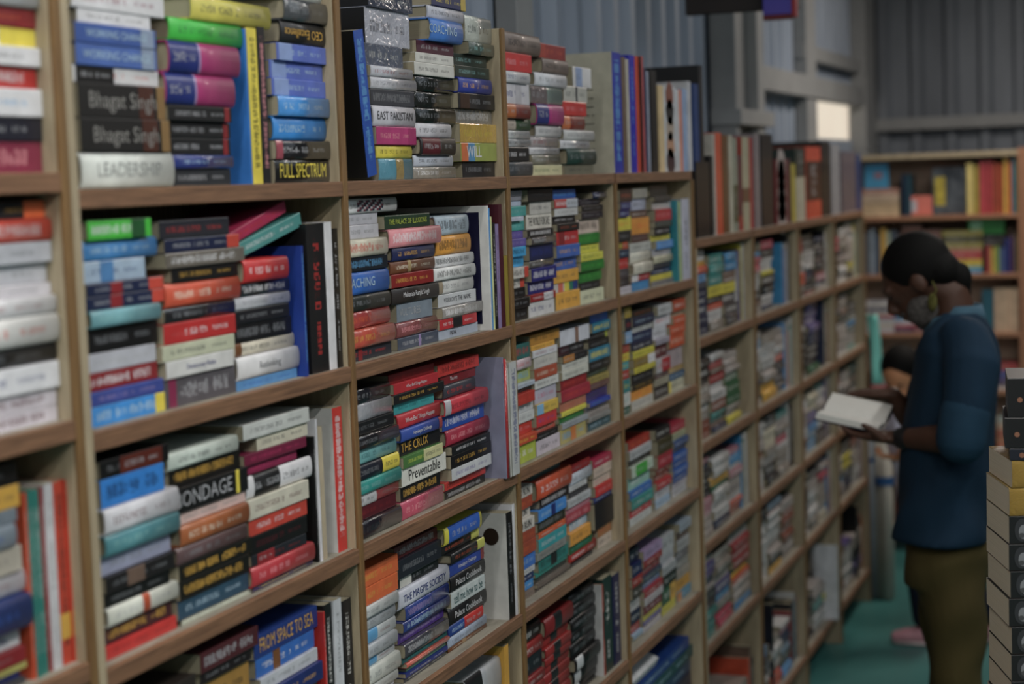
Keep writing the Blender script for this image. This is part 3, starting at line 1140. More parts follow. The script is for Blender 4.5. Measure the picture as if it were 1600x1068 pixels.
def emit_now(L, Dp, T, sp, M, label, group, thing):
    SEED[0] += 1; sp['seed'] = (SEED[0]*.6180339) % 1.0
    ik = col(sp['ink']); sp['inkc'] = ik
    if sp['title'] and 'n' not in sp['fl']: sp['fl'] += 'n'
    parts = book_parts(L, Dp, T, sp)
    if not thing:
        for k in ('cover', 'page_block'):
            if k in parts: STUFF.merge(parts[k], M)
        for b_ in parts['bands']: STUFF.merge(b_, M)
        for nm, b_ in parts['side']: STUFF.merge(b_, M)
        if sp['title']: STUFF.merge(text_acc(sp['title'], L, T, ik, min(.007, T*.16) if 'h' in sp['fl'] else (.0028 if 'w' in sp['fl'] else 0), 'u' in sp['fl']), M)
        return None
    o = empty('book', M, label=label, category='book', group=group)
    parts['cover'].build('cover', BOOK_MATS, o)
    if 'page_block' in parts: parts['page_block'].build('page_block', BOOK_MATS, o)
    for b_ in parts['bands']: b_.build('spine_band', BOOK_MATS, o)
    for nm, b_ in parts['side']: b_.build(nm, BOOK_MATS, o)
    if sp['title']: add_text(sp['title'], L, T, o, ik, min(.007, T*.16) if 'h' in sp['fl'] else (.0028 if 'w' in sp['fl'] else 0), 'u' in sp['fl'])
    return o
def lettering_word(sp):
    if sp['title'] or 'n' not in sp['fl']:
        a, b = name_of(sp['base']), name_of(sp['ink'])
        if a != b: return ' with %s lettering' % b
    return ''
def surface_word(sp):
    if 'm' in sp['fl']: return 'foil wrapped '
    if 'w' in sp['fl']: return 'glossy '
    return ''
def fit_label(parts, tail):
    for p in parts:
        s = p + tail
        if len(s.replace(',', ' ').split()) <= 16: return s
    return s
def do_cell(b, row, view, items):
    zb = board_z(b, row); lo, hi = bay_range(b, row)
    thing = is_thing(b, row)
    stacks = [i for i in items if i[0] == 'S']
    # loose tilted pieces come as a stack of their own
    real = [s for s in stacks if not any(parse_stack(l)['tilt'] for l in s[4-1].strip().split('\n'))] if False else stacks
    ns = sum(1 for s in stacks if parse_stack(s[4].strip().split('\n')[0])['tilt'] == 0)
    placed = []      # (x0,x1,z0,z1) of earlier stacks
    si = -1; maxz_prev = 0
    for it in items:
        if it[0] != 'S': continue
        _, l, r, xm, txt, inset = it
        if row in 'DEF' and b >= 2: inset = .036
        lines = [parse_stack(q) for q in txt.strip().split('\n')]
        tilted = lines[0]['tilt'] > 0
        if not tilted: si += 1
        z = zb; mine = []
        for k, sp in enumerate(lines):
            Yi = inset
            zt = on_y(px_of(view, xm), py_of(view, sp['top']), Yi).z
            if tilted:
                T = .022 if k == 0 else .018
                pl, pr = px_of(view, sp['l']), px_of(view, sp['r'])
                a = math.radians(sp['tilt'])
                z0 = max(p[3] for p in placed if p[4] == si) if placed else zb
                if k == 0:
                    x0 = x_at(pl, Yi-.01, z0+.02); x1 = x_at(pr, Yi-.01, z0+.05); base_z = z0
                    xs = x0
                else:
                    x0 = xs - .02; x1 = x_at(pr, Yi-.01, z0+.09)
                L = (x1-x0)/math.cos(a)
                zz = base_z + .001 + (0 if k == 0 else (.024)/math.cos(a)) - (0 if k == 0 else .02*math.tan(a))
                M = Matrix.Translation((x0, Yi, zz)) @ Matrix.Rotation(-a, 4, 'Y')
                emit(L, .13, T, sp, M, '%s book tilted over %s stack, %s, %s' % (name_of(sp['base']), 'right', ROWN[row], BAYN[b]), 'books tilted over a stack', thing)
                continue
            zt = max(zt, z+.009); zt = min(zt, z+.075)
            if row != 'A': zt = min(zt, zb + .2725 + .0)
            if zt - z < .006: continue
            T = zt - z - .0006
            pl = px_of(view, sp['l'] if sp['l'] is not None else l); pr = px_of(view, sp['r'] if sp['r'] is not None else r)
            jy = rnd.uniform(-.007, .006) if k else 0
            x0 = x_at(pl, Yi, z+T/2); x1 = x_at(pr, Yi, z+T/2)
            if row != 'A' or b < 3: x1 = min(x1, hi)
            x0 = max(x0, lo)
            for (a0, a1, c0, c1, sj) in placed:
                if sj < si and c0 < z+T-.001 and c1 > z+.001 and a1 > x0 - .001 and a0 < x1: x0 = a1 + .0015
            if x1 - x0 < .05: x1 = x0 + .05
            L = x1 - x0
            Dp = min(.17, max(.125, L*.68))
            if 'x' in sp['fl']: Dp = .2
            M = Matrix.Translation((x0, Yi+jy, z))
            sn = STK.get(ns, STK[4])[min(si, 3)] if ns <= 4 else 'stack'
            lab = None
            if thing:
                tail = ', %s in %s stack, %s, %s' % (ORD[min(k, 16)] if k == 0 else ORD[min(k, 16)] + ' up', sn, ROWN[row], BAYN[b])
                if ns == 1: tail = tail.replace('single stack', 'the stack')
                nm = name_of(sp['base']); sw = surface_word(sp)
                bw = (' with %s end' % name_of(sp['bands'][0][2])) if sp['bands'] and sp['bands'][0][1] > .95 else ''
                lab = fit_label([sw + nm + ' book' + bw + '', nm + ' book'] if bw else [sw + nm + ' book' + lettering_word(sp), nm + ' book' + lettering_word(sp), sw + nm + ' book', nm + ' book'], tail)
            emit(L, Dp, T, sp, M, lab, 'books lying in stacks on the shelves', thing)
            mine.append((x0, x1, z, z+T, si))
            z = z + T + .0006
        placed += mine
        maxz_prev = z
    # upright books
    ups = []
    for it in items:
        if it[0] != 'U': continue
        lines = [parse_upright(q) for q in it[1].strip().split('\n')]
        prev = None; Y0 = it[2]
        if row != 'A' or b < 3:
            xe = x_at(px_of(view, lines[-1]['r']), Y0, zb+.02)
            if xe > hi and b: Y0 = max(-.03, (Y0+DC)*hi/xe - DC)
        for k, sp in enumerate(lines):
            Yi = Y0 + (rnd.uniform(-.003, .004) if k else 0)
            x0 = x_at(px_of(view, sp['l']), Yi, zb+.02); x1 = x_at(px_of(view, sp['r']), Yi, zb+.02)
            if row != 'A' or b < 3: x1 = min(x1, hi)
            if prev is not None and x0 < prev+.0008: x0 = prev + .0008
            for (a0, a1, c0, c1, sj) in placed:
                if c0 < zb+.2 and a1 > x0 and a0 < x0 and k == 0: x0 = a1+.001
            T = max(.006, x1-x0)
            pt = px_of(view, sp['l']) - .04*(1068/ max(view[2], 1))*0
            zt = on_y(pt - 4, py_of(view, sp['top']), Yi).z
            H = max(.1, min(.36, zt-zb))
            if row != 'A': H = min(H, .2725)
            Dp = min(sp['deep'] or min(.24, H*.7), .294-Yi)
            # local x points down, y into the shelf, z to the right
            M = Matrix(((0, 0, 1, x0), (0, 1, 0, Yi), (-1, 0, 0, zb+H), (0, 0, 0, 1)))
            if sp['lean']:
                a = math.radians(sp['lean']); P = Matrix.Translation((x0, 0, zb))
                M = Matrix.Translation((0, 0, T*math.sin(a))) @ P @ Matrix.Rotation(-a, 4, 'Y') @ P.inverted() @ M
            ups.append((x0, T)); prev = x0+T
            lab = None
            if thing:
                n = name_of(sp['base']); where = BAYN[b] if b < 4 else 'right end of near bookcase' if b == 4 else 'far bookcase'
                o_ = ['leftmost'] + ORD[1:]
                ordn = o_[k] + (' from left' if k else '') if k < 17 else ('third' if k == 17 else 'second') + ' from right'
                if k >= 17: ordn = ['fourth from right', 'third from right', 'second from right', 'rightmost'][k-17]
                if len(lines) == 1: ordn = 'alone'
                tailw = (' among upright ones, %s, ' % ROWN[row] if b < 4 else ' among upright ones on ')
                lab = '%s book, %s%s%s' % (n, ordn, tailw, where)
                if len(lab.replace(',', ' ').split()) > 16: lab = lab.replace(' from left', '')
                if len(lines) == 1: lab = '%s upright book beside the stacks, %s, %s' % (n, ROWN[row], where)
            emit(H, Dp, T, sp, M, lab, 'books standing upright on the shelves', thing)
for c_ in CELLS: do_cell(*c_)
# ------------------------------------------------------------------ bookcases
def part_box(name, mat, parent, x0, x1, y0, y1, z0, z1, bev=.0012):
    bm = bmesh.new()
    vs = [bm.verts.new(p) for p in ((x0,y0,z0),(x1,y0,z0),(x1,y1,z0),(x0,y1,z0),(x0,y0,z1),(x1,y0,z1),(x1,y1,z1),(x0,y1,z1))]
    for q in ((3,2,1,0),(4,5,6,7),(0,1,5,4),(1,2,6,5),(2,3,7,6),(3,0,4,7)): bm.faces.new([vs[k] for k in q])
    if bev: bmesh.ops.bevel(bm, geom=bm.edges[:], offset=bev, segments=2, affect='EDGES', profile=.5)
    me = D_.meshes.new(name); bm.to_mesh(me); bm.free()
    me.materials.append(mat); o = D_.objects.new(name, me); LINK(o)
    if parent is not None:
        o.parent = parent; o.matrix_parent_inverse = parent.matrix_world.inverted()
    return o
def bookcase(x_left, posts, boards, tall, label, back=.30, dz=0, side_l=True):
    """posts: right edges of the dividers (last = right side panel); tall: height of each post incl. left side"""
    c = empty('bookcase', Matrix.Translation((x_left, 0, 0)), label=label, category='bookcase')
    xs = [x_left+PT] + posts
    for i, x in enumerate(xs):
        nm = 'side_panel' if i in (0, len(xs)-1) else 'divider'
        part_box(nm, M_PLY, c, x-PT, x, .006, back, .0, tall[i])
        part_box('edge_strip', M_LIP if i else M_PLY, c, x-PT*.98, x, -.001, .0058, .0, tall[i], .0015)
    for i in range(len(xs)-1):
        for z in boards:
            s = part_box('shelf', M_PLYTOP, c, xs[i]+.0002, xs[i+1]-PT-.0002, .012, back-.004, z-.019, z, .001)
            f = part_box('front_edge', M_SHELF, s, xs[i]+.0004, xs[i+1]-PT-.0004, .0, .0118, z-.0245, z, .0015)
    top = max(tall[1:-1] or tall)
    part_box('back_panel', M_PLY, c, x_left, xs[-1], back+.0005, back+.006, .08, max(boards)+.0)
    return c
Zn = [Z1[k] for k in 'ABCDEF'] + [.14]
bookcase(-1.2, [-.44, .32, 1.10, 1.868], [z+.021 for z in Zn], [2.25]*5, 'leftmost plywood bookcase, cut off by the left frame edge')
bookcase(1.8695, [POST[1], POST[2], POST[3], POST[4]], Zn, [2.235, 2.235, 2.235, 1.914, 1.914], 'tall plywood bookcase with brown shelf edges, crammed with stacked books')
bookcase(4.9300, [5.70, 6.46, 7.20, 7.95], Z2, [1.72]*5, 'lower far plywood bookcase running to the end wall')

# ------------------------------------------------------------------ random stacks on the far bookcase: part of the one uncountable mass of books
R2 = random.Random(11)
DULL = ['#c0c0c0']*10 + ['#a8a09c']*7 + ['#8c847c']*4 + ['#1a1b20']*6 + ['#1c2848']*3 + ['#3a3438']*3 + ['#a02028', '#8c1c28', '#c8441c', '#d8a428', '#c8bc20', '#c8bc20', '#2a84b8', '#5a94c8', '#2a8480', '#1c5c38', '#7c3c28', '#5a4c84', '#b07484', '#8aa0b4', '#6c5448', '#b03c54', '#d0c8b0']
def blank(base, fl='', bands=()): return dict(base=base, ink=INK_AUTO(base), fl=fl, bands=list(bands), ex=[], cov=None, title=None, lean=0, tilt=0)
def random_bay(x0, x1, zb, room, fill=.9, ups=True, pal=DULL, y=.03):
    x = x0 + .004
    upw = R2.choice([0, 0, .08, .12, .16]) if ups else 0
    end = x1 - .004 - upw
    while end - x > .15:
        w = R2.uniform(.185, .235)
        if end - x < w + .08: w = end - x - .003
        w = min(w, .25)
        z = zb; top = zb + room*R2.uniform(fill-.12, min(.97, fill+.06))
        while z < top:
            T = R2.uniform(.014, .034)
            if z + T > top: break
            b_ = R2.choice(pal); n_ = R2.choice([1, 1, 1, 2, 3])
            for _ in range(n_):
                if z + T > top: break
                L = w*R2.uniform(.86, 1.0)
                emit(L, .14, T-.0005, blank(b_, R2.choice(['', 'h', 'd'])), Matrix.Translation((x+(w-L)*R2.random(), y+R2.uniform(-.006, .006), z)), None, None, False)
                z += T
        x += w + .004
    x = max(x, end) if upw else x
    while x < x1 - .02 and upw:
        T = R2.uniform(.008, .03); H = room*R2.uniform(.7, .95)
        if x+T > x1-.003: break
        emit(H, min(.2, H*.72), T, blank(R2.choice(pal), ''), Matrix(((0, 0, 1, x), (0, 1, 0, y), (-1, 0, 0, zb+H), (0, 0, 0, 1))), None, None, False)
        x += T+.001
posts2 = [4.9465, 5.70, 6.46, 7.20, 7.95]
for ri in range(1, 6):
    room = (Z2[ri-1]-.0245) - Z2[ri]
    for bi in range(4):
        x0, x1 = posts2[bi], posts2[bi+1]-PT
        if ri == 5:
            random_bay(x0, x1, Z2[ri], min(room, .28), .7)
        else: random_bay(x0, x1, Z2[ri], room, .93)
# fourth bay bottom shelves, fifth shelf of the second bay etc. hold a few more books low down
for b_, r_, zz in ((1, 'E', Z1['E']), (0, 'D', Z1['D']+.021), (0, 'E', Z1['E']+.021)):
    lo, hi = bay_range(b_, r_)
    random_bay(lo, hi, zz, .26, .8)
random_bay(POST[2]+.002, POST[3]-PT-.002, Z1['F'], .27, .8)
# ------------------------------------------------------------------ the hall
def struct(name, mat, x0, x1, y0, y1, z0, z1, bev=0):
    o = part_box(name, mat, None, x0, x1, y0, y1, z0, z1, bev); o['kind'] = 'structure'; return o
XB = 10.5; YW = .42
def floor_mat():
    m, nt, b = new_mat('worn teal painted floor'); L = nt.links.new
    tc = N(nt, 'ShaderNodeTexCoord'); n1 = N(nt, 'ShaderNodeTexNoise'); n1.inputs['Scale'].default_value = 2.2; n1.inputs['Detail'].default_value = 6
    L(tc.outputs['Object'], n1.inputs[0])
    cr = N(nt, 'ShaderNodeValToRGB'); cr.color_ramp.elements[0].position = .35; cr.color_ramp.elements[1].position = .7
    cr.color_ramp.elements[0].color = col('#2c6a68'); cr.color_ramp.elements[1].color = col('#3c807c')
    L(n1.outputs[0], cr.inputs[0]); L(cr.outputs[0], b.inputs['Base Color'])
    mr = N(nt, 'ShaderNodeMapRange'); mr.inputs[3].default_value = .25; mr.inputs[4].default_value = .5
    L(n1.outputs[0], mr.inputs[0]); L(mr.outputs[0], b.inputs['Roughness'])
    return m
struct('floor', floor_mat(), -3, XB+.3, -5, YW+.4, -.1, 0)
M_CEIL = simple('dark ceiling sheet', '#5a5c60', .7, .1, 3)
struct('ceiling', M_CEIL, -3, XB+.3, -5, YW+.4, 3.9, 4.0)
def corrugated(name, mat, a, b, z0, z1, axis, at, depth=.035, pitch=.19):
    """trapezoidal metal sheet along X (axis 'x', at Y=at, facing -Y) or along Y (axis 'y', at X=at, facing -X)"""
    pts = []; s = a
    while s < b:
        for ds, d in ((0, 0), (pitch*.55, 0), (pitch*.65, depth), (pitch*.9, depth), (pitch, 0)):
            pts.append((min(s+ds, b), d))
        s += pitch
    A = Acc(); ids = []
    for s_, d in pts:
        p0 = (s_, at-d, z0) if axis == 'x' else (at-d, s_, z0)
        p1 = (s_, at-d, z1) if axis == 'x' else (at-d, s_, z1)
        ids.append((A.vert(p0), A.vert(p1)))
    n0 = len(ids)
    for i in range(n0-1):
        A.face([ids[i][0], ids[i+1][0], ids[i+1][1], ids[i][1]] if axis == 'x' else [ids[i+1][0], ids[i][0], ids[i][1], ids[i+1][1]])
    o = A.build(name, [mat]); o['kind'] = 'structure'
    sol = o.modifiers.new('thickness', 'SOLIDIFY'); sol.thickness = .003; sol.offset = 1
    return o
M_SHEET = simple('blue grey corrugated sheet', '#94a2b4', .5, .08, 5, .1, .4, 0, (1, 1, .3), '#7c8a9c')
M_SHEETB = simple('dull grey corrugated sheet', '#7a838e', .55, .1, 5, .1, .4, 0, (1, 1, .3), '#626a74')
M_BEAM = simple('pale painted steel', '#8e9294', .5, .06, 8, 0, .4)
# opening of the window in the left wall
wa = on_y(1262, 152, YW); wb = on_y(1340, 226, YW)
WX0, WX1 = wa.x, on_y(1340, 170, YW).x
WZ1, WZ0 = wa.z, on_y(1262, 216, YW).z
corrugated('wall_left', M_SHEET, -3, WX0, 0, 3.95, 'x', YW)
corrugated('wall_left_above_window', M_SHEET, WX0, WX1, WZ1, 3.95, 'x', YW)
corrugated('wall_left_below_window', M_SHEET, WX0, WX1, 0, WZ0, 'x', YW)
corrugated('wall_left_far_end', M_SHEET, WX1, XB, 0, 3.95, 'x', YW)
corrugated('wall_back', M_SHEETB, -5, YW+.03, 0, 3.95, 'y', XB)
M_WALL = simple('pale plaster wall', '#8c8a86', .9, .06, 3)
struct('wall_right', M_WALL, -3, XB, -5.1, -5, 0, 3.95)
struct('wall_front', M_WALL, -3.1, -3, -5, YW, 0, 3.95)
# window: frame, frosted pane lit by the day
def daylight():
    m = D_.materials.new('daylight through frosted pane'); m.use_nodes = True; nt = m.node_tree; nt.nodes.clear()
    e = N(nt, 'ShaderNodeEmission'); out = N(nt, 'ShaderNodeOutputMaterial')
    tc = N(nt, 'ShaderNodeTexCoord'); nz = N(nt, 'ShaderNodeTexNoise'); nz.inputs['Scale'].default_value = 1.6
    nt.links.new(tc.outputs['Object'], nz.inputs[0])
    nt.links.new(mixc(nt, nz.outputs[0], col('#fff4dc'), col('#f0d8c0')), e.inputs[0]); e.inputs[1].default_value = 1.05
    nt.links.new(e.outputs[0], out.inputs[0]); return m
wn = struct('window_1', M_BEAM, WX0-.05, WX1+.05, YW+.02, YW+.05, WZ0-.05, WZ0)
part_box('window_frame', M_BEAM, wn, WX0-.05, WX1+.05, YW+.02, YW+.05, WZ1, WZ1+.05)
part_box('window_frame', M_BEAM, wn, WX0-.05, WX0, YW+.02, YW+.05, WZ0, WZ1)
part_box('window_frame', M_BEAM, wn, WX1, WX1+.05, YW+.02, YW+.05, WZ0, WZ1)
part_box('window_pane', daylight(), wn, WX0, WX1, YW+.052, YW+.056, WZ0-.05, WZ1+.05, 0)
# steel frame of the hall
yb = YW-.04
tn = [0]
def trim(x0, x1, y0, y1, z0, z1, mat=M_BEAM):
    tn[0] += 1; return struct('trim_%d' % tn[0], mat, x0, x1, y0, y1, z0, z1, .003)
def xw(px, py, Y=yb): return on_y(px, py, Y)
x0 = xw(808, 30, yb-.06).x; x1 = xw(834, 30, yb-.06).x
trim(x0, x1, yb-.06, yb, 0, 3.9)
x0 = xw(1150, 120, yb-.1).x; x1 = xw(1186, 120, yb-.1).x
trim(x0, x0+.05, yb-.1, yb, 0, 3.9, simple('grey steel column', '#8a8e90', .5, .08, 6)); trim(x0+.05, x1, yb-.05, yb, 0, 3.9, simple('grey steel web', '#7c8082', .5, .08, 6)); trim(x1-.02, x1+.1, yb-.1, yb-.051, 0, 3.9)
g = xw(1200, 128); trim(x1+.1, XB-.3, yb-.07, yb, g.z-.05, g.z+.05)
g = xw(1270, 88); g2 = xw(1240, 88); trim(g2.x, XB-.3, yb-.05, yb, g.z-.035, g.z+.035)
a = xw(1240, 60); b = xw(1252, 60); trim(a.x, b.x+.05, yb-.06, yb, 1.9, 3.9)
a = xw(1328, 60); b = xw(1345, 60); trim(a.x, b.x, yb-.08, yb, 1.6, 3.9)
a = xw(1110, 180); b = xw(1165, 180); trim(a.x, b.x, yb-.12, yb, a.z-.04, a.z+.02)
a = on_x(1350, 197, XB-.06); b = on_x(1610, 197, XB-.06)
trim(XB-.1, XB-.04, -4.9, .35, a.z-.035, a.z+.035)
trim(XB-.1, XB-.04, -4.9, .35, a.z+.95, a.z+1.02)
a = on_x(1450, 120, XB-.1).y; 
# roof truss member and hanging signboard at the top edge
bm_ = on_y(1080, 20, .0)
M_DARK = simple('dark brown painted steel', '#2c2422', .6, .1, 6)
# hanging banner
ban = empty('hanging_sign', Matrix.Translation((6.3, -.1, 2.9)), label='blue and red signboard hanging high under the roof', category='sign')
pA = on_y(1085, 8, 0.02); pB = on_y(1250, 28, .02)
def sign_mat():
    m, nt, b = new_mat('printed sign face'); L = nt.links.new
    tc = N(nt, 'ShaderNodeTexCoord'); nz = N(nt, 'ShaderNodeTexNoise'); nz.inputs['Scale'].default_value = 4
    L(tc.outputs['Object'], nz.inputs[0]); L(mixc(nt, nz.outputs[0], col('#2a3ab0'), col('#5a48a8')), b.inputs['Base Color']); return m
SX = 5.6
s0 = on_x(1192, 14, SX); s1 = on_x(1243, 30, SX)
sg = part_box('sign_panel', sign_mat(), ban, SX, SX+.03, s1.y+.012, s0.y, s0.z-.02, s0.z+.6, .002)
part_box('sign_border', simple('red sign border', '#a01c2c', .5), ban, SX-.002, SX+.032, s1.y-.002, s1.y+.0118, s0.z-.03, s0.z+.6, .001)
part_box('sign_border', simple('dark red sign border', '#701420', .5), ban, SX-.002, SX+.032, s1.y+.012, s0.y, s0.z-.035, s0.z-.0205, .001)
part_box('sign_frame_and_dark_roof', M_DARK, ban, SX+.04, SX+.08, s1.y, s0.y+.26, s0.z-.0, s0.z+.62, .003)  # widened past the sign to stand in for the dark shadowed roof
part_box('hanger', M_DARK, ban, SX+.05, SX+.06, s1.y+.02, s1.y+.03, s0.z+.62, 3.9, .0)


# a few showy pieces on the bottom board of the far bookcase
def stand_low(x, H, T, base, cov, lab, Y=.02, deep=.22, zb=Z2[5], lean=0):
    M = Matrix(((0, 0, 1, x), (0, 1, 0, Y), (-1, 0, 0, zb+H), (0, 0, 0, 1)))
    sp = blank(base, 'n'); sp['cov'] = cov
    emit(H, deep, T, sp, M, lab, 'books standing upright on the shelves', True)
zt_ = on_y(1036, 1034, .036).z
ang = math.radians(24)
Mw = Matrix.Translation((4.30, .045, zt_+.003)) @ Matrix.Rotation(ang, 4, 'X')
wb_ = empty('book', Mw, label='white book with blue FUTURE lettering lying tilted, sixth shelf, fourth full bay', category='book')
spw = blank('#d4d6d8', 'n'); spw['seed'] = .5; spw['inkc'] = col('#2a4a80'); pw = book_parts(.25, .17, .024, spw)
pw['cover'].build('cover', BOOK_MATS, wb_); pw['page_block'].build('page_block', BOOK_MATS, wb_)
tv, tf = text_mesh('FUTURE'); TA = Acc(); tw = max(p[0] for p in tv)-min(p[0] for p in tv)
for p in tv: TA.vert((.115+p[0]*.19/tw, .10+p[1]*.075, .0246))
for q in tf: TA.face(q, base=col('#2c4c8c'))
TA.build('title', BOOK_MATS, wb_)
part_box('book_rest', M_PLYTOP, None, 4.30, 4.32, .2, .205, zt_, zt_+.001) if False else None
# ------------------------------------------------------------------ bookcase across the end of the aisle
XE = 9.0
ec = empty('bookcase', Matrix.Translation((XE, -.2, 0)), label='reddish bookcase standing across the end of the aisle', category='bookcase')
EB = [1.685, 1.395, 1.105, .82, .52, .15]
YL, YR = .36, -.575
def ebox(n, m_, *a, **k): return part_box(n, m_, ec, *a, **k)
ebox('side_panel', M_REDWOOD, XE, XE+.3, YR-.022, YR, 0, 2.0); ebox('side_panel', M_PLY, XE, XE+.3, YL, YL+.02, 0, 2.0)
ebox('top_board', M_PLY, XE, XE+.3, YR+.0005, YL-.0005, 1.965, 1.99)
ebox('back_panel', simple('brown grey back board', '#d0b49c', .7, .08, 4), XE+.301, XE+.306, YR, YL, .08, 1.985)
for z in EB: ebox('shelf', M_REDWOOD, XE, XE+.298, YR+.0005, YL-.0005, z-.022, z)
ec2 = empty('bookcase', Matrix.Translation((XE, -1.2, 0)), label='next reddish bookcase, only its left edge showing at right', category='bookcase')
def ebox2(n, m_, *a, **k): return part_box(n, m_, ec2, *a, **k)
ebox2('side_panel', M_REDWOOD, XE, XE+.3, YR-.046, YR-.024, 0, 2.0); ebox2('side_panel', M_REDWOOD, XE, XE+.3, YR-.99, YR-.968, 0, 2.0)
for z in EB: ebox2('shelf', M_REDWOOD, XE, XE+.298, YR-.967, YR-.0465, z-.022, z)
ebox2('back_panel', M_PLY, XE+.301, XE+.306, YR-.99, YR-.024, .08, 1.985)
# spines face -X here: local x (spine) -> -Y when lying, z up ; y (into the case) -> +X
def end_lie(px0, px1, zb, cols, T, Xf=XE+.03):
    y0 = on_x(px0, 400, Xf).y; y1 = on_x(px1, 400, Xf).y; z = zb
    for c in cols:
        M = Matrix(((0, 1, 0, Xf), (-1, 0, 0, y0), (0, 0, 1, z), (0, 0, 0, 1)))
        emit(y0-y1, .17, T-.0006, blank(c, ''), M, None, None, False); z += T
def end_stand(items, zb, Xf=XE+.03):
    """items: (px0, px1, py_top, colour)"""
    for px0, px1, pyt, c in items:
        p0 = on_x(px0, pyt, Xf); p1 = on_x(px1, pyt, Xf); H = p0.z-zb
        # local x -> -Z, y -> +X, z -> -Y
        M = Matrix(((0, 1, 0, Xf), (0, 0, -1, p0.y), (-1, 0, 0, zb+H), (0, 0, 0, 1)))
        emit(H, min(.2, H*.8), max(.004, p0.y-p1.y-.0008), blank(c, 'n'), M, None, None, False)
def thing_box(name, label, cat, px0, px1, py0, py1, Xf, dep, mats, pattern=None):
    p0 = on_x(px0, py0, Xf); p1 = on_x(px1, py1, Xf)
    e = empty(name, Matrix.Translation((Xf, (p0.y+p1.y)/2, p1.z)), label=label, category=cat)
    part_box('box_body', mats[0], e, Xf, Xf+dep, p1.y, p0.y, p1.z, p0.z, .002)
    if len(mats) > 1:
        w = p0.y-p1.y; h = p0.z-p1.z
        part_box('printed_panel', mats[1], e, Xf-.001, Xf-.0002, p1.y+w*.3, p1.y+w*.7, p1.z+h*.25, p1.z+h*.75, 0)
    return e
rr = random.Random(3)
# row 1 (z = 1.685)
z = EB[0]
pz = on_x(1360, 295, XE+.03).z
end_lie(1349, 1406, z, ['#d0b890', '#c8ac84', '#b8a080', '#c0a890', '#a87868'], (pz-z)/5)
b1_ = on_x(1350, 257, XE+.05); b2_ = on_x(1388, 294, XE+.05)
e = empty('book_box', Matrix.Translation((XE+.05, b1_.y, pz)), label='sky blue box standing on cream books, end bookcase', category='box')
part_box('box_body', simple('sky blue print', '#3a9ac8', .4, .06, 14), e, XE+.05, XE+.09, b2_.y, b1_.y, pz+.0008, b1_.z, .002)
part_box('printed_panel', simple('pink print', '#b07c8c', .5, .2, 60), e, XE+.0488, XE+.0498, b2_.y+.03, b1_.y-.05, pz+.05, pz+.08, 0)
end_stand([(1408, 1416, 272, '#142c44'), (1417, 1423, 272, '#1c4858')], z)
thing_box('salmon_box', 'small salmon pink box on the end bookcase, upper shelf', 'box', 1418, 1455, 306, 0, XE+.04, .1, [simple('salmon print', '#d8705c', .5, .12, 30)]) if False else None
def shelf_item(name, label, cat, px0, px1, pyt, zb, dep, mats, Xf=XE+.04):
    p0 = on_x(px0, pyt, Xf); p1 = on_x(px1, pyt, Xf); zb = zb+.0005
    e = empty(name, Matrix.Translation((Xf, (p0.y+p1.y)/2, zb)), label=label, category=cat)
    part_box('body', mats[0], e, Xf, Xf+dep, p1.y, p0.y, zb, p0.z, .003)
    if len(mats) > 1:
        w = p0.y-p1.y; h = p0.z-zb
        part_box('printed_panel', mats[1], e, Xf-.0012, Xf-.0002, p1.y+w*.62, p1.y+w*.92, zb+h*.2, zb+h*.8, 0)
    return e
shelf_item('gift_box', 'small salmon pink box with pale panel, end bookcase', 'box', 1418, 1456, 307, z, .12, [simple('salmon print', '#e07464', .45, .06, 30), simple('pale print', '#c4c4cc', .5, .1, 30)])
shelf_item('picture_book', 'dark grey illustrated book with yellow disc, end bookcase', 'book', 1456, 1510, 262, z, .03, [simple('grey blue print', '#5c646c', .4, .35, 16, c2='#1c2430'), simple('yellow print', '#c8b420', .5, .2, 30)])
end_stand([(1510, 1520, 255, '#dcc870'), (1521, 1529, 258, '#a89430'), (1530, 1541, 252, '#b83a44'), (1542, 1550, 250, '#b0343c'), (1551, 1558, 254, '#a44428'), (1559, 1566, 256, '#a8401c'),
  (1567, 1574, 246, '#d0a030'), (1575, 1580, 250, '#d0681c'), (1581, 1586, 246, '#2c84a0'), (1587, 1592, 248, '#d0c030')], z)
# row 2
z = EB[1]
end_stand([(1350, 1358, 362, '#5c646c'), (1359, 1366, 358, '#8c9aa8'), (1367, 1374, 366, '#4c5c70'), (1375, 1384, 357, '#c89c38'), (1385, 1391, 362, '#a8b49c'), (1392, 1400, 360, '#4a5868'), (1401, 1408, 364, '#5c5458'), (1409, 1440, 352, '#6c4a40'), (1441, 1470, 360, '#7c5a54')], z)
pz = on_x(1510, 388, XE+.03).z
end_lie(1474, 1534, z, ['#3a88b8', '#4a9cb4', '#c8b828', '#c8a828', '#b0303c', '#b83c40', '#c08070'], (pz-z)/7)
pz2 = on_x(1510, 360, XE+.03).z
end_lie(1472, 1536, pz+.001, ['#8c8438', '#3a3c28', '#8c8438'], (pz2-pz)/3)
end_stand([(1541, 1547, 384, '#b04848'), (1548, 1554, 386, '#c8a83a'), (1555, 1561, 384, '#7c9c44'), (1562, 1569, 386, '#48608c'), (1570, 1577, 372, '#28347c'), (1578, 1584, 368, '#4c2c5c'), (1585, 1591, 366, '#7a6c48')], z)
shelf_item('greeting_box', 'green box with pale panels lying high on dark books, end bookcase', 'box', 1512, 1569, 341, on_x(1540, 366, XE+.04).z, .1, [simple('green print', '#1c8434', .45, .15, 14), simple('pale green print', '#8cc89c', .5, .2, 30)])
shelf_item('black_box', 'black box under the green box, end bookcase', 'box', 1537, 1569, 366.5, EB[1]+.13, .1, [simple('black card', '#17171a', .5)], XE+.12) if False else None
end_lie(1537, 1570, on_x(1540, 384, XE+.03).z, ['#18181c', '#222026'], .029, XE+.05)
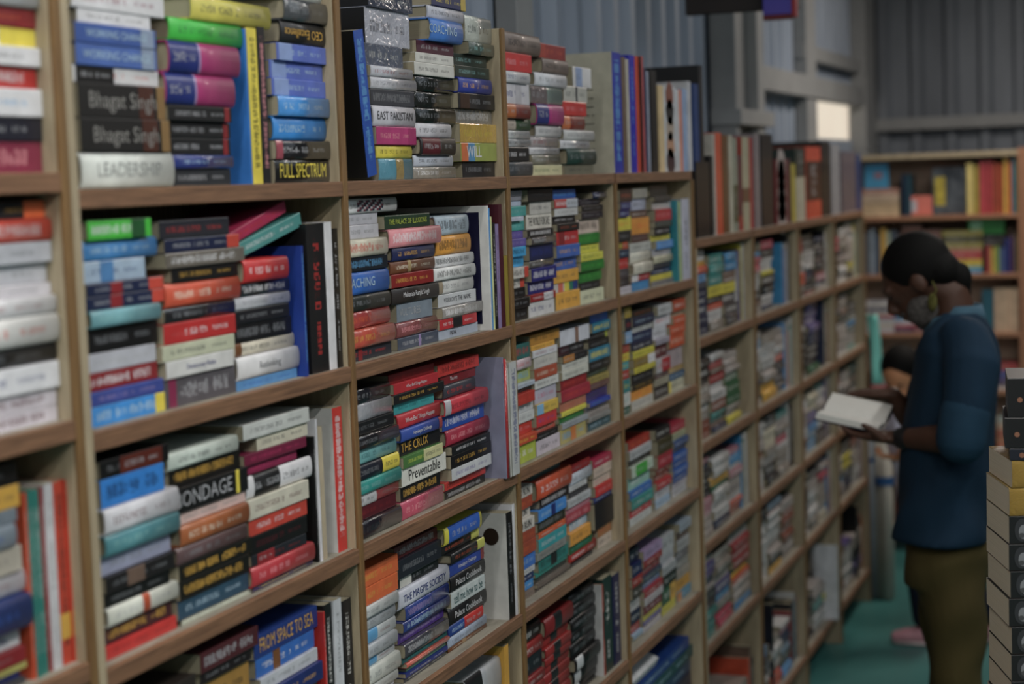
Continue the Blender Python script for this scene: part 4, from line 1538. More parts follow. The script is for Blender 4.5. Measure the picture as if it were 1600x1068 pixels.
# row 3
z = EB[2]
end_lie(1352, 1395, z, [rr.choice(['#c4c0c4', '#b8bcc8', '#a4343c', '#28305c', '#c8c4bc']) for _ in range(9)], .018)
end_lie(1396, 1425, z, ['#28305c', '#a43444', '#c8c4cc', '#3a84b4', '#6c5868', '#a8606c'], .02)
end_lie(1426, 1445, z, ['#6c4858', '#9c3c48', '#3c3444'], .018)
end_stand([(1534, 1552, 452, '#1c5c70'), (1553, 1562, 450, '#c4a88c'), (1563, 1571, 450, '#d0b494'), (1572, 1580, 450, '#d0b090'), (1581, 1591, 450, '#ccb090')], z)
end_lie(1440, 1590, on_x(1500, 448, XE+.1).z, ['#221c22'], .02, XE+.06) if False else None
# row 4
z = EB[3]
end_lie(1358, 1400, z, ['#b02c3c', '#c4c0c4', '#a8a0a4', '#b44450', '#3c4c84', '#c8c0c0'], .02)
end_lie(1555, 1590, z, ['#c4c0bc', '#3a2c54', '#4c3470', '#2c3c90', '#2c48a0', '#b03c2c', '#a83038'], .019)
# row 5
z = EB[4]
end_lie(1400, 1440, z, ['#a85c40', '#c08468', '#a8583c', '#b89888'], .03)
end_lie(1555, 1590, z, ['#b8684c', '#c88868', '#b4583c', '#c8a890', '#b0b8b0'], .034)
z = EB[5]
end_lie(1380, 1590, z, ['#4c2c24', '#5c3024', '#402018'], .05)
stand_low(5.93, .31, .018, '#15131c', '#1a1824', 'black picture book, bottom board, second bay of far bookcase')
stand_low(6.98, .30, .022, '#ccccd0', '#c4c6cc', 'white upright book, bottom board, third bay of far bookcase', Y=-.02, deep=.09)
stand_low(7.06, .27, .02, '#c4c4cc', '#c4c6cc', 'white upright book beside its white twin, third bay bottom board', Y=.0, deep=.1)
stand_low(7.72, .32, .03, '#141416', '#141416', 'black upright book, bottom board, last bay of far bookcase')
JOBS.sort(key=lambda j: (-j[0], j[1]))
for i_, j_ in enumerate(JOBS):
    if j_[0] <= 0 and i_ >= WANT_THINGS and False: continue
    emit_now(*j_[2:8], j_[8], i_ < WANT_THINGS and j_[0] > 0)

STUFF_OBJ = STUFF.build('books', BOOK_MATS)
tag(STUFF_OBJ, 'mass of mixed books filling the far shelves and the end bookcase', 'books', None, 'stuff')

# ------------------------------------------------------------------ things standing at the end of the long bookcase
tq = empty('cloth_strip', Matrix.Translation((7.99, -.03, 1.0)), label='turquoise cloth strip hanging at the far end of the long bookcase', category='cloth')
def strip():
    A = Acc(); n = 12
    a = on_x(1354, 492, 7.99); b = on_x(1371, 492, 7.99); zt = a.z; zb_ = on_x(1362, 600, 7.99).z
    ids = []
    for i in range(n+1):
        t = i/n; zz = zt + (zb_-zt)*t; off = .01*math.sin(t*5); sh = -.02*t
        row = [A.vert((7.99+off+.006*math.sin(j*1.6+t*3), a.y+sh+(b.y-a.y)*j/5, zz)) for j in range(6)]
        ids.append(row)
    for i in range(n):
        for j in range(5): A.face([ids[i][j], ids[i+1][j], ids[i+1][j+1], ids[i][j+1]], sm=True)
    o = A.build('hanging_cloth', [simple('turquoise cloth', '#74d8cc', .8, .08, 8)], tq)
    o.matrix_parent_inverse = tq.matrix_world.inverted()
    sol = o.modifiers.new('t', 'SOLIDIFY'); sol.thickness = .004
strip()
part_box('hook', M_BEAM, tq, 7.951, 7.992, -.03, -.02, on_x(1362, 490, 7.99).z, on_x(1362, 486, 7.99).z, 0)
def roll(px, py_t, py_b, X, r, colr, lab, tape):
    p = on_x(px, py_b, X); t = on_x(px, py_t, X)
    e = empty('wrapped_roll', Matrix.Translation((X, p.y, 0)), label=lab, category='roll', group=None)
    bm = bmesh.new(); H = t.z
    bmesh.ops.create_cone(bm, cap_ends=True, segments=28, radius1=r, radius2=r*.97, depth=H, matrix=Matrix.Translation((X, p.y, H/2)))
    for v in bm.verts:
        a = math.atan2(v.co.y-p.y, v.co.x-X); v.co.x += .006*math.sin(a*3); v.co.y += .006*math.cos(a*4)
    bmesh.ops.bevel(bm, geom=[e_ for e_ in bm.edges if abs(e_.verts[0].co.z-e_.verts[1].co.z) < .001], offset=.008, segments=2, affect='EDGES')
    me = D_.meshes.new('roll_body'); bm.to_mesh(me); bm.free(); me.materials.append(colr)
    for q in me.polygons: q.use_smooth = True
    o = D_.objects.new('roll_body', me); LINK(o); o.parent = e; o.matrix_parent_inverse = e.matrix_world.inverted()
    for (z0, z1) in tape:
        bm = bmesh.new(); bmesh.ops.create_cone(bm, cap_ends=False, segments=28, radius1=r+.007, radius2=r+.007, depth=z1-z0, matrix=Matrix.Translation((X, p.y, (z0+z1)/2)))
        me = D_.meshes.new('blue_tape'); bm.to_mesh(me); bm.free(); me.materials.append(M_TAPE)
        o = D_.objects.new('blue_tape', me); LINK(o); o.parent = e; o.matrix_parent_inverse = e.matrix_world.inverted()
M_TAPE = simple('blue tape', '#2a64a4', .4)
roll(1360, 640, 945, 8.02, .045, simple('grey plastic sheet', '#8c949c', .5, .1, 9), 'grey wrapped roll with blue tape leaning by end of long bookcase', [(.62, .64)])
roll(1386, 640, 945, 7.99, .036, simple('cream plastic sheet', '#b8b4a8', .5, .08, 9), 'cream wrapped roll with blue tape standing beside grey roll', [(.52, .56)])

# ------------------------------------------------------------------ table and the pile of black books at right
tb = empty('table', Matrix.Translation((3.3, -1.5, 0)), label='table carrying the pile of black books, mostly below the frame', category='table')
part_box('tabletop', M_SHELF, tb, 2.7, 3.62, -2.3, -.80, .74, .77)
for x in (2.76, 3.54):
    for y in (-2.24, -.87): part_box('leg', M_SHELF, tb, x-.025, x+.025, y-.025, y+.025, 0, .7395)
part_box('apron', M_SHELF, tb, 2.8, 3.5, -.90, -.88, .66, .7395); part_box('apron', M_SHELF, tb, 2.8, 3.5, -2.25, -2.23, .66, .7395)
PXC = 3.12
def portrait(e, L, T, seed):
    """grey printed head on the spine, near its left end"""
    B = Acc(); cx, cz = .022, T*.5
    def blob(x, z, rx, rz, c, k):
        ids = [B.vert((x+rx*math.cos(-a*PI/8), -.0007-.0001*k, z-rz*math.sin(-a*PI/8))) for a in range(16)]
        B.face(ids, base=col(c))
    blob(cx, cz, .013, T*.42, '#303236', 0); blob(cx+.002, cz-.003, .008, T*.26, '#787c80', 1); blob(cx-.001, cz-.009, .005, T*.09, '#4a4c4e', 2); blob(cx+.012, cz-.012, .006, T*.14, '#5c6064', 3)
    return B
PM = []
ypx = [(1068+38*2, 1068+38), (1068+38, 1066), (1063, 1023), (1021, 982), (977, 937), (933, 894), (890, 852), (848, 808), (804, 764), (762, 722), (717, 684), (698, 647), (645, 577)]
ca, sa = math.cos(math.radians(18)), math.sin(math.radians(18))
pile_z = .7706
tops = [1144, 1105, 1064, 1022, 979, 935, 892, 850, 806, 762, 719, 700, 652, 590]
kinds = ['head', 'head', 'head', 'head', 'head', 'head', 'head', 'head', 'gold', 'gold', 'dark', 'black', 'black']
corner = [1577, 1577, 1578, 1577, 1576, 1578, 1576, 1576, 1579, 1580, 1577, 1574, 1576]
zc = [on_x(1580, t, PXC).z for t in tops]
zc = [z_ for z_ in zc]
z = pile_z
# filler books between the tabletop and the first visible one
nb = 0
while z < zc[0]-.03:
    zc.insert(0, z); kinds.insert(0, 'head'); corner.insert(0, 1577); z += .047
zc = [q for i, q in enumerate(zc) if i == 0 or q > zc[0]+.02]
zc[0] = pile_z
for i in range(len(zc)-1):
    z0 = zc[i]; T = zc[i+1]-z0-.0008
    if T < .012: continue
    kd = kinds[i] if i < len(kinds) else 'black'
    y = on_x(corner[min(i, len(corner)-1)], 800, PXC).y + rr.uniform(-.003, .003)
    # local x (spine) -> (-sa*?, -ca) ; local y (depth) -> (+ca, -sa...) ; z up
    an_ = math.radians(18 if kd in ('head', 'gold') else 6); sa, ca = math.sin(an_), math.cos(an_)
    ex = Vector((sa, -ca, 0)); ey = Vector((ca, sa, 0))
    M = Matrix(((ex.x, ey.x, 0, PXC), (ex.y, ey.y, 0, y), (0, 0, 1, z0), (0, 0, 0, 1)))
    sp = blank({'head': '#16181a', 'gold': '#a4842c', 'dark': '#161a28', 'black': '#0e0f12'}[kd], 'n' + ('w' if kd == 'gold' else ''))
    sp['pages'] = '#e6d8bc'
    if kd in ('black', 'dark'): sp['fl'] += 'x'; sp['cov'] = '#0e0f12'
    SEED[0] += 1; sp['seed'] = (SEED[0]*.618) % 1; sp['inkc'] = col(sp['ink'])
    parts = book_parts(.23, .17 if kd != 'black' else .16, T, sp)
    n_up = i
    lab = {'head': 'black book with grey portrait on spine, %s up in right edge pile' % (ORD[min(i, 16)]),
           'gold': 'gold spined book, %s up in right edge pile' % ORD[min(i, 16)],
           'dark': 'navy boxed book with round emblem, %s up in right edge pile' % ORD[min(i, 16)],
           'black': 'glossy black boxed book with round emblem, %s up in right edge pile' % ORD[min(i, 16)]}[kd]
    if i == 0: lab = lab.replace('bottom up in', 'at bottom of')
    e = empty('book', M, label=lab, category='book', group='pile of black books at right')
    parts['cover'].build('cover', BOOK_MATS, e)
    if 'page_block' in parts: parts['page_block'].build('page_block', BOOK_MATS, e)
    if kd == 'head': portrait(e, .23, T, i).build('portrait_print', BOOK_MATS, e)
    if kd in ('black', 'dark'):
        B = Acc(); ids = [B.vert((.020+.0045*math.cos(-k*PI/9), -.0008, T*.45-.0045*math.sin(-k*PI/9))) for k in range(18)]; B.face(ids, base=col('#8a5a40'))
        B.build('round_emblem', BOOK_MATS, e)
# ------------------------------------------------------------------ people
def tube(bm, pts, rads, seg=16, flat=None):
    """tapering limb through pts; rads number or (a,b) ellipse radii; rounded ends"""
    pts = [Vector(p) for p in pts]; n = len(pts)
    rads = [(r, r) if isinstance(r, (int, float)) else r for r in rads]
    rings = []; up = None
    for i in range(n):
        d = (pts[min(i+1, n-1)]-pts[max(i-1, 0)]).normalized()
        if up is None:
            up = Vector((1, 0, 0)) if abs(d.x) < .9 else Vector((0, 1, 0))
        up = (up - d*up.dot(d)).normalized(); sd = d.cross(up)
        rings.append((pts[i], up.copy(), sd, rads[i], d))
    full = []
    p, u_, s_, r, d = rings[0]
    for k, q in ((.35, .94), (.7, .72), (.93, .37)): full.insert(0, (p-d*min(r)*k, u_, s_, (r[0]*q, r[1]*q)))
    full += [(a[0], a[1], a[2], a[3]) for a in rings]
    p, u_, s_, r, d = rings[-1]
    for k, q in ((.35, .94), (.7, .72), (.93, .37)): full.append((p+d*min(r)*k, u_, s_, (r[0]*q, r[1]*q)))
    vr = []
    for (p, u_, s_, r) in full:
        vr.append([bm.verts.new(p + u_*math.cos(2*PI*j/seg)*r[0] + s_*math.sin(2*PI*j/seg)*r[1]) for j in range(seg)])
    for a, b in zip(vr, vr[1:]):
        for j in range(seg): bm.faces.new([a[j], a[(j+1) % seg], b[(j+1) % seg], b[j]])
    bm.faces.new(vr[0][::-1]); bm.faces.new(vr[-1])
def ellips(bm, c, ax, rad, seg=20):
    """ellipsoid with axes ax=(a,b,c) and radii"""
    M = Matrix((ax[0]*rad[0], ax[1]*rad[1], ax[2]*rad[2])).transposed().to_4x4(); M.translation = c
    bmesh.ops.create_uvsphere(bm, u_segments=seg, v_segments=seg//2+2, radius=1, matrix=M)
def finish(bm, name, mat, parent, voxel=0, smooth=2, thick=0):
    bmesh.ops.recalc_face_normals(bm, faces=bm.faces[:])
    me = D_.meshes.new(name); bm.to_mesh(me); bm.free()
    o = D_.objects.new(name, me); LINK(o)
    if voxel:
        md = o.modifiers.new('r', 'REMESH'); md.mode = 'VOXEL'; md.voxel_size = voxel
        if smooth: sm = o.modifiers.new('s', 'SMOOTH'); sm.iterations = smooth; sm.factor = .5
        dg = bpy.context.evaluated_depsgraph_get(); me2 = D_.meshes.new_from_object(o.evaluated_get(dg))
        o.modifiers.clear(); o.data = me2; D_.meshes.remove(me); me = me2; me.name = name
    me.materials.clear(); me.materials.append(mat)
    for q in me.polygons: q.use_smooth = True
    if parent is not None: o.parent = parent; o.matrix_parent_inverse = parent.matrix_world.inverted()
    return o
def loft(bm, st, seg=28, cap=True):
    """st: (centre, rx, ry) horizontal superellipse rings"""
    vr = []
    for c, rx, ry in st:
        ring = []
        for j in range(seg):
            a = 2*PI*j/seg; ca_, sa_ = math.cos(a), math.sin(a)
            ring.append(bm.verts.new((c.x+rx*math.copysign(abs(ca_)**.8, ca_), c.y+ry*math.copysign(abs(sa_)**.85, sa_), c.z)))
        vr.append(ring)
    for a, b in zip(vr, vr[1:]):
        for j in range(seg): bm.faces.new([a[j], a[(j+1) % seg], b[(j+1) % seg], b[j]])
    if cap: bm.faces.new(vr[0][::-1]); bm.faces.new(vr[-1])
S_ = Vector((1, 0, 0))
def cloth(name, c, folds=22, rough=.85, bump=.5):
    return simple(name, c, rough, .12, folds, 0, .2, bump, (1, 1, .45))
M_SKIN = simple('dark brown skin', '#4c3022', .55, .06, 20, 0, .3)
M_HAIR = simple('black hair', '#0c0b0a', .75, .2, 70, 0, .15, .6, (1, 1, 6))
M_BEARD = simple('grey beard', '#55514e', .9, .25, 90, 0, .2, .8)
XM = 5.1
def P(px, py, dx=0.0): return on_x(px, py, XM+dx)
man = empty('person', Matrix.Translation((XM, P(1485, 850).y, 0)), label='man in dark blue shirt and olive trousers standing reading an open book', category='person')
f_ = Vector((0, .8, -.6)); u_h = Vector((0, .6, .8))
hc = P(1436, 438)
def H_(f, u, s=0.0): return hc + f_*f + u_h*u + S_*s
def hand(bm, wrist, direction, palm_up, side, curl, size=1.0, thumb_dir=None):
    """palm, four unequal bent fingers and a thumb; direction = towards the fingertips, palm_up = normal of the palm side"""
    d = direction.normalized(); n = (palm_up - d*palm_up.dot(d)).normalized(); s = d.cross(n).normalized()*side
    k = size
    pc = wrist + d*.048*k
    tube(bm, [wrist-d*.01, wrist+d*.02*k, wrist+d*.05*k, wrist+d*.085*k], [(.022*k, .026*k), (.018*k, .034*k), (.016*k, .041*k), (.013*k, .040*k)] if abs(d.cross(n).x) < .5 else [(.026*k, .022*k), (.034*k, .018*k), (.041*k, .016*k), (.040*k, .013*k)])
    for i, (off, ln) in enumerate(((-.031, .068), (-.0105, .078), (.0105, .073), (.031, .058))):
        b = wrist + d*.085*k + s*off*k; a = curl*(1+.12*i)
        pts = [b]; cur = d.copy()
        for seg_, fr in ((0, .45), (1, .32), (2, .25)):
            R = Matrix.Rotation(a*(.55+.35*seg_), 3, d.cross(n))
            cur = (R @ cur); pts.append(pts[-1] + cur*ln*fr*k)
        tube(bm, pts, [.0092*k, .0088*k, .008*k, .0068*k], 10)
    tb_ = wrist + d*.03*k - s*.034*k
    td = (thumb_dir or (d*.7 - s*.75 + n*.35)).normalized()
    tube(bm, [tb_, tb_+td*.032*k, tb_+(td+d*.25).normalized()*.062*k], [.0125*k, .0105*k, .008*k], 10)
# --- body: one continuous skin surface
bm = bmesh.new()
ellips(bm, H_(-.004, .022), (S_, f_, u_h), (.074, .094, .096))
ellips(bm, H_(.034, -.055), (S_, f_, u_h), (.056, .062, .062))
ellips(bm, H_(.055, .012), (S_, f_, u_h), (.055, .042, .05))
tube(bm, [H_(.092, .012), H_(.112, -.022), H_(.100, -.034)], [.009, .0155, .013])            # nose
tube(bm, [H_(.088, -.062, -.02), H_(.094, -.062), H_(.088, -.062, .02)], [.008, .010, .008])   # lips
tube(bm, [H_(.080, .028, -.045), H_(.094, .032), H_(.080, .028, .045)], [.010, .012, .010])    # brow
for s in (-1, 1):
    ellips(bm, H_(-.006, -.008, s*.078), (S_, f_, u_h), (.011, .020, .031))                    # ears
nk = P(1492, 500)
tube(bm, [H_(-.02, -.03), H_(-.045, -.085), nk, P(1492, 530)], [.058, .056, .062, .07])
loft(bm, [(P(1482, 850), .15, .10), (P(1485, 760), .15, .105), (P(1490, 660), .155, .11), (P(1493, 570), .17, .105), (P(1493, 525), .15, .085), (P(1492, 505), .08, .06)])
EL_N, WR_N = P(1508, 686, -.27), P(1404, 684, -.13)
tube(bm, [P(1515, 545, -.17), P(1522, 610, -.24), EL_N], [.055, .047, .040])
tube(bm, [EL_N, EL_N.lerp(WR_N, .35), EL_N.lerp(WR_N, .75), WR_N], [.040, .041, .031, .025])
EL_F, WR_F = P(1436, 668, .22), P(1392, 616, .16)
tube(bm, [P(1490, 545, .17), P(1455, 610, .24), EL_F], [.055, .047, .040])
tube(bm, [EL_F, EL_F.lerp(WR_F, .4), WR_F], [.040, .038, .025])
dn = Vector((.25, 1, .04)); hand(bm, WR_N, dn, Vector((0, 0, 1)), 1, .28, 1.05, Vector((-.25, .75, .75)))
df = Vector((-.05, 1, .05)); hand(bm, WR_F, df, Vector((0, 0, -1)), 1, .38, 1.0)
for s, kx in ((-1, 1498), (1, 1486)):
    hp = P(1486, 850, s*.085); kn = P(kx, 1040, s*.095); an = Vector((XM+s*.10, kn.y-.03*s*0-.02, .085))
    tube(bm, [hp, hp.lerp(kn, .5), kn, kn.lerp(an, .35), an], [.085, .072, .052, .050, .036])
    tube(bm, [an+Vector((0, -.03, -.045)), an+Vector((0, .05, -.05)), an+Vector((0, .15, -.062))], [.035, .037, .024])
body = finish(bm, 'body', M_SKIN, man, .0062, 2)
# eyes
for s in (-1, 1):
    bm = bmesh.new(); ellips(bm, H_(.083, .008, s*.031), (S_, f_, u_h), (.012, .009, .006), 12)
    finish(bm, 'eye', simple('dark eye', '#1c1410', .2, .05), man)
# hair, ponytail, beard
bm = bmesh.new()
ellips(bm, H_(-.020, .036), (S_, f_, u_h), (.083, .100, .098), 28)
ellips(bm, H_(-.065, -.012), (S_, f_, u_h), (.072, .055, .06), 20)
ellips(bm, P(1503, 436), (S_, Vector((0, 1, 0)), Vector((0, 0, 1))), (.034, .028, .046), 16)
tube(bm, [P(1502, 440), P(1509, 458), P(1511, 475)], [.024, .017, .008])
finish(bm, 'hair', M_HAIR, man, .006, 2)
bm = bmesh.new()
ellips(bm, H_(.050, -.088), (S_, f_, u_h), (.045, .036, .046), 18)
ellips(bm, H_(.036, -.072, -.045), (S_, f_, u_h), (.022, .045, .045), 14); ellips(bm, H_(.036, -.072, .045), (S_, f_, u_h), (.022, .045, .045), 14)
tube(bm, [H_(.088, -.050, -.03), H_(.100, -.047), H_(.088, -.050, .03)], [.007, .009, .007], 10)
finish(bm, 'beard', M_BEARD, man, .005, 2)
# olive cloth mask hooked on the ear
bm = bmesh.new()
ellips(bm, P(1457, 472, -.070), (S_, Vector((0, 1, 0)), Vector((0, 0, 1))), (.010, .013, .026), 16)
tube(bm, [P(1457, 440, -.088), P(1463, 452, -.09), P(1458, 466, -.086)], [.0025, .0025, .0025], 8)
finish(bm, 'face_mask', cloth('olive mask cloth', '#5c5a24'), man)
# shirt
bm = bmesh.new()
def st(pf, pb, y, hw):
    a, b = P(pf, y), P(pb, y); return ((a+b)/2, hw, abs(a.y-b.y)/2)
loft(bm, [st(1399, 1552, 834, .225), st(1402, 1554, 808, .215), st(1407, 1555, 765, .205), st(1409, 1553, 710, .20), st(1413, 1554, 660, .20), st(1423, 1560, 610, .205),
          st(1431, 1561, 575, .21), st(1437, 1555, 540, .205), st(1446, 1547, 515, .165), st(1458, 1536, 497, .115), st(1466, 1526, 486, .085)])
tube(bm, [P(1510, 535, -.15), P(1518, 575, -.215), P(1512, 625, -.245), P(1506, 662, -.262)], [.075, .075, .066, .062])
tube(bm, [P(1490, 535, .15), P(1470, 575, .215), P(1450, 625, .235), P(1440, 655, .235)], [.075, .07, .062, .060])
M_SHIRT = cloth('dark blue cotton shirt', '#102d42', 9)
sh = finish(bm, 'shirt', M_SHIRT, man, .009, 2)
for v in sh.data.vertices:                      # folds
    p = v.co; k = .5+.5*math.sin(p.z*9+p.x*5)
    v.co.x += .009*math.sin(p.z*31+p.y*23)*k; v.co.y += .009*math.sin(p.z*26+p.x*27+2*math.sin(p.y*11))*k
# rolled cuffs and collar
for pts, r in (([P(1508, 645, -.254), P(1504, 668, -.264), P(1502, 686, -.268)], .067), ([P(1446, 640, .236), P(1440, 655, .236)], .064)):
    bm = bmesh.new(); tube(bm, pts, [r]*len(pts), 24); finish(bm, 'sleeve_cuff', cloth('rolled blue cuff', '#183a50', 12), man, .007, 1)
bm = bmesh.new()
ring = []
seg = 26
for j in range(seg+1):
    a = -PI*.5 + 2*PI*j/seg
    c = P(1492, 492); 
    fx, fy = math.cos(a)*.080, math.sin(a)*.074
    ring.append((Vector((c.x+fx, c.y-fy*1.0, c.z+.012+(.018 if -fy < 0 else -.02*(-fy/.07)))), Vector((c.x+fx*1.22, c.y-fy*1.22, c.z-.032+(-.02*(-fy/.07) if -fy > 0 else .012)))))
vs = [(bm.verts.new(a), bm.verts.new(b)) for a, b in ring]
for (a, b), (c, d) in zip(vs, vs[1:]): bm.faces.new([a, c, d, b])
cl = finish(bm, 'collar', cloth('blue shirt collar', '#3c6074', 12), man); so = cl.modifiers.new('t', 'SOLIDIFY'); so.thickness = .006
# trousers
bm = bmesh.new()
loft(bm, [st(1418, 1548, 905, .17), st(1414, 1549, 870, .175), st(1412, 1546, 830, .17), st(1416, 1545, 800, .165)])
for s, kx, ex in ((-1, 1498, 0), (1, 1486, .02)):
    hp = P(1486, 870, s*.085); kn = P(kx, 1040, s*.10); an = Vector((XM+s*.105, kn.y-.02, .10))
    tube(bm, [hp, hp.lerp(kn, .5), kn, kn.lerp(an, .3), kn.lerp(an, .7), an], [.102, .088, .068, .068, .066, .066], 22)
tr = finish(bm, 'trousers', cloth('olive cotton trousers', '#4e431f', 8), man, .009, 2)
for v in tr.data.vertices:
    p = v.co; v.co.y += .007*math.sin(p.z*24+p.x*18)*(1 if p.z > .1 else 0); v.co.x += .005*math.sin(p.z*37+p.y*21)
for s in (-1, 1):
    kn = P(1498 if s < 0 else 1486, 1040, s*.1); bm = bmesh.new()
    c = Vector((XM+s*.10, kn.y, .0))
    tube(bm, [c+Vector((0, -.06, .035)), c+Vector((0, .03, .035)), c+Vector((0, .13, .03)), c+Vector((0, .17, .028))], [(.045, .034), (.046, .034), (.050, .029), (.044, .026)], 18)
    finish(bm, 'shoe', simple('dark brown leather', '#30201a', .5), man, .006, 1)
bm = bmesh.new(); a = WR_N.lerp(EL_N, .06); b = WR_N.lerp(EL_N, .13); tube(bm, [a, b], [.031, .032], 20); finish(bm, 'wrist_band', simple('black wrist band', '#121214', .5), man)

# --- the open book in his hands
ob = empty('open_book', Matrix.Translation(P(1337, 650)), label='open book with white pages held in both hands by the standing man', category='book')
c0 = P(1334, 651, -.01); ty = Vector((0, .97, .20)).normalized(); nx_ = Vector((-.13, -.2, .97)).normalized(); tx = ty.cross(nx_).normalized(); nz_ = tx.cross(ty)
def page_side(sgn):
    A = Acc(); n = 10; W = .115; Hh = .088
    top = []; bot = []
    for i in range(n+1):
        t = i/n; x = sgn*W*t; h = .014*math.sin(min(1, t*1.6)*PI*.5)*(1-.55*t)+.001+.028*t*t*.6
        top.append(h); bot.append(-.010 + .028*t*t*.6)
    ids = []
    for i in range(n+1):
        x = sgn*W*i/n
        ids.append([A.vert(c0+tx*x+ty*y+nz_*z) for y, z in ((-Hh, top[i]), (Hh, top[i]), (Hh, bot[i]), (-Hh, bot[i]))])
    w = col('#d8d8d4')
    for a, b in zip(ids, ids[1:]):
        for k in range(4):
            q = [a[k], b[k], b[(k+1) % 4], a[(k+1) % 4]]
            A.face(q if sgn < 0 else q[::-1], base=w, sm=False)
    A.face(ids[0][::-1], base=w); A.face(ids[-1], base=w)
    o = A.build('pages', [M_OPEN], ob); o.matrix_parent_inverse = ob.matrix_world.inverted()
    B = Acc(); 
    for i in range(n):
        x0_, x1_ = sgn*W*1.04*i/n, sgn*W*1.04*(i+1)/n; z0, z1 = bot[i]-.0004, bot[i+1]-.0004
        v = [B.vert(c0+tx*x+ty*y+nz_*z) for x, y, z in ((x0_, -Hh*1.05, z0), (x1_, -Hh*1.05, z1), (x1_, Hh*1.05, z1), (x0_, Hh*1.05, z0), (x0_, -Hh*1.05, z0-.003), (x1_, -Hh*1.05, z1-.003), (x1_, Hh*1.05, z1-.003), (x0_, Hh*1.05, z0-.003))]
        for q in ((0,1,2,3),(7,6,5,4),(0,4,5,1),(2,6,7,3),(1,5,6,2),(3,7,4,0)): B.face([v[k] for k in q], base=col('#1c1c30'))
    o = B.build('cover', [M_COVER], ob); o.matrix_parent_inverse = ob.matrix_world.inverted()
M_OPEN = simple('white printed pages', '#dcdcd6', .8, .03, 120)
page_side(-1); page_side(1)

# --- child behind the man
XC_ = 7.28
def Q(px, py, dx=0.0): return on_x(px, py, XC_+dx)
kid = empty('person', Matrix.Translation((XC_, Q(1455, 900).y, 0)), label='small child with dark hair and pink shoes behind the standing man', category='person')
kc = Q(1408, 585); kf = Vector((-.80, .30, -.52)).normalized(); ks = kf.cross(Vector((0, 0, 1))).normalized(); ku = ks.cross(kf).normalized()
def K_(f, u, s=0.0): return kc + kf*f + ku*u + ks*s
M_SKIN2 = simple('warm brown skin', '#d08c5c', .5, .05, 20, 0, .35)
bm = bmesh.new()
ellips(bm, K_(0, .015), (ks, kf, ku), (.070, .082, .085)); ellips(bm, K_(.025, -.045), (ks, kf, ku), (.05, .052, .05))
tube(bm, [K_(.078, .005), K_(.092, -.02)], [.007, .011]); tube(bm, [K_(.07, -.052, -.014), K_(.074, -.052), K_(.07, -.052, .014)], [.006, .007, .006])
for s in (-1, 1): ellips(bm, K_(-.005, -.005, s*.072), (ks, kf, ku), (.009, .016, .024))
sh_ = Q(1404, 640)
tube(bm, [K_(-.02, -.05), sh_], [.035, .04])
loft(bm, [(Q(1442, 790), .09, .075), (Q(1436, 730), .088, .075), (Q(1414, 660), .10, .07), (Q(1408, 642), .06, .05)])
for s in (-1, 1):
    a = Q(1410, 655, s*.10); e_ = Q(1414, 705, s*.14); w_ = Q(1405, 715, s*.09)
    tube(bm, [a, e_], [.032, .026]); tube(bm, [e_, w_], [.026, .018]); hand(bm, w_, Vector((0, 1, .1)), Vector((0, 0, 1)), 1, .5, .68)
FT = [Q(1438, 990, -.04), Q(1545, 968, .07)]
for i, s in enumerate((-1, 1)):
    hp = Q(1455+i*8, 800, s*.055); kn = hp.lerp(Vector((FT[i].x, FT[i].y, .04)), .5) + Vector((0, .02, 0)); an = Vector((FT[i].x, FT[i].y-.02, .07))
    tube(bm, [hp, kn, an], [.058, .042, .028]); tube(bm, [an-Vector((0, .015, .03)), an+Vector((0, .09, -.045))], [.024, .02])
finish(bm, 'body', M_SKIN2, kid, .0058, 2)
for s in (-1, 1):
    bm = bmesh.new(); ellips(bm, K_(.072, .004, s*.027), (ks, kf, ku), (.010, .008, .004), 10); finish(bm, 'eye', simple('dark eye', '#1c1410', .2, .05), kid)
bm = bmesh.new(); ellips(bm, K_(-.018, .034), (ks, kf, ku), (.080, .088, .084), 22); ellips(bm, K_(-.05, -.02), (ks, kf, ku), (.068, .045, .07), 16)
finish(bm, 'hair', M_HAIR, kid, .006, 2)
bm = bmesh.new()
loft(bm, [(Q(1444, 800), .115, .10), (Q(1439, 750), .108, .095), (Q(1418, 690), .108, .085), (Q(1410, 655), .118, .08), (Q(1406, 640), .075, .06)])
for s in (-1, 1): tube(bm, [Q(1410, 655, s*.10), Q(1411, 685, s*.125)], [.046, .043])
finish(bm, 'shirt', cloth('pale lilac shirt', '#d4d0e4', 12), kid, .008, 2)
bm = bmesh.new()
loft(bm, [(Q(1456, 830), .10, .08), (Q(1454, 795), .105, .09)])
for i, s in enumerate((-1, 1)):
    hp = Q(1455+i*8, 812, s*.055); kn = hp.lerp(Vector((FT[i].x, FT[i].y, .04)), .5) + Vector((0, .02, 0)); an = Vector((FT[i].x, FT[i].y-.02, .115))
    tube(bm, [hp, kn, an], [.072, .058, .052])
finish(bm, 'trousers', cloth('navy trousers', '#1c2236', 12), kid, .008, 2)
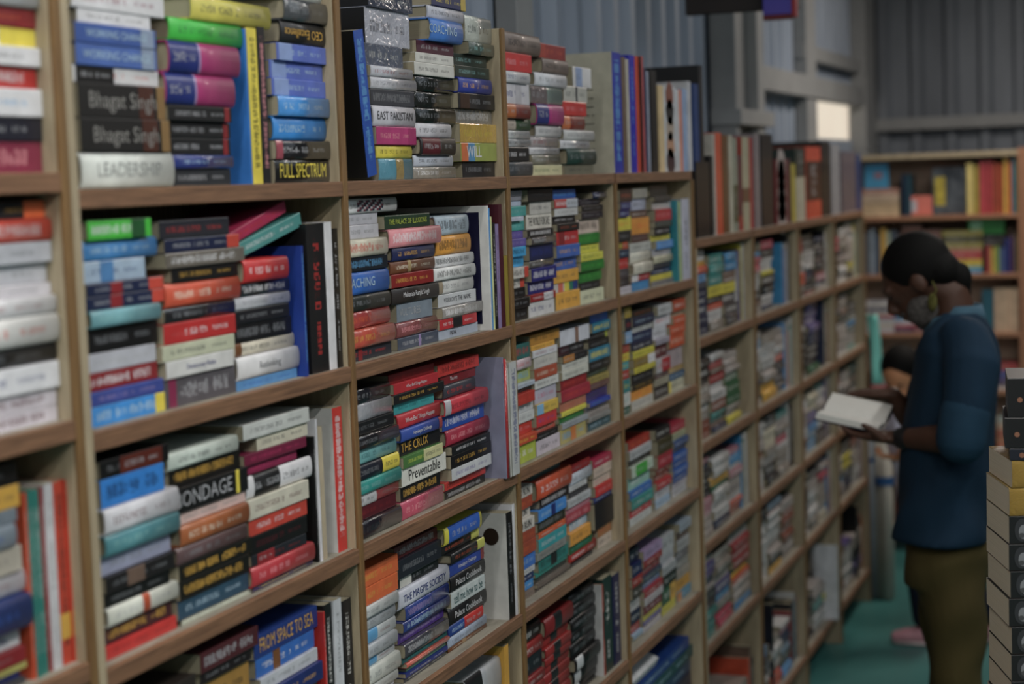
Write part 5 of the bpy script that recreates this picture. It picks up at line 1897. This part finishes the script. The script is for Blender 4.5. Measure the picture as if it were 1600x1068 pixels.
for i in (0, 1):
    bm = bmesh.new(); c = Vector((FT[i].x, FT[i].y, 0))
    tube(bm, [c+Vector((0, -.055, .038)), c+Vector((0, -.01, .042)), c+Vector((0, .06, .034)), c+Vector((0, .095, .028))], [(.032, .036), (.034, .038), (.036, .030), (.030, .024)], 18)
    s_o = finish(bm, 'shoe', simple('pink shoe', '#d0909c', .5, .06), kid, .005, 2)
    bm = bmesh.new(); bmesh.ops.create_cube(bm, size=1, matrix=Matrix.Translation(c+Vector((0, .02, .008))) @ Matrix.Diagonal((.07, .17, .016, 1)))
    bmesh.ops.bevel(bm, geom=bm.edges[:], offset=.006, segments=2, affect='EDGES')
    finish(bm, 'shoe_sole', simple('pale sole', '#c4b4b4', .6), kid)
# ------------------------------------------------------------------ light: fluorescent battens under the roof, some of them added fills, weak daylight
w = D_.worlds.new('dim hall'); SC.world = w; w.use_nodes = True
w.node_tree.nodes['Background'].inputs[0].default_value = (.55, .62, .72, 1); w.node_tree.nodes['Background'].inputs[1].default_value = .05
def batten(x, y, z, power, c=(1, .98, .94), L_=1.2, rot=0, size=.09):
    e = empty('ceiling_light', Matrix.Translation((x, y, z)), label='white fluorescent batten lamp under the roof, unseen, some added as fill', category='lamp', group='fluorescent battens under the roof')
    part_box('lamp_body', M_BEAM, e, x-L_/2, x+L_/2, y-.03, y+.03, z+.05, z+.1)
    part_box('cord', M_DARK, e, x-.005, x+.005, y-.005, y+.005, z+.1, 3.9, 0)
    ld = D_.lights.new('lamp_tube', 'AREA'); ld.shape = 'RECTANGLE'; ld.size = L_; ld.size_y = size; ld.energy = power; ld.color = c
    lo_ = D_.objects.new('lamp_tube', ld); LINK(lo_); lo_.location = (x, y, z+.04)
    return e
batten(1.2, -1.6, 3.3, 52, size=.04)
batten(1.0, -.35, 3.35, 26)  # added fill above the shelf, brightens the pile's page faces
batten(3.0, -1.9, 3.3, 26, size=.04)
batten(5.2, -1.8, 3.3, 34, L_=2.4, size=.04)
batten(-.8, -2.2, 3.3, 50, size=.04)
batten(-1.7, -.6, 3.3, 40)  # added fill behind the camera, for page faces and dividers
batten(8.2, -1.0, 3.2, 52, (1, .88, .78))
# cool daylight entering high through the open side behind the camera
ld = D_.lights.new('daylight', 'AREA'); ld.shape = 'RECTANGLE'; ld.size = 4; ld.size_y = 1.6; ld.energy = 26; ld.color = (.78, .88, 1)
lo_ = D_.objects.new('skylight', ld); LINK(lo_); lo_.location = (2.5, -4.2, 3.4); lo_.rotation_euler = (math.radians(50), 0, 0)
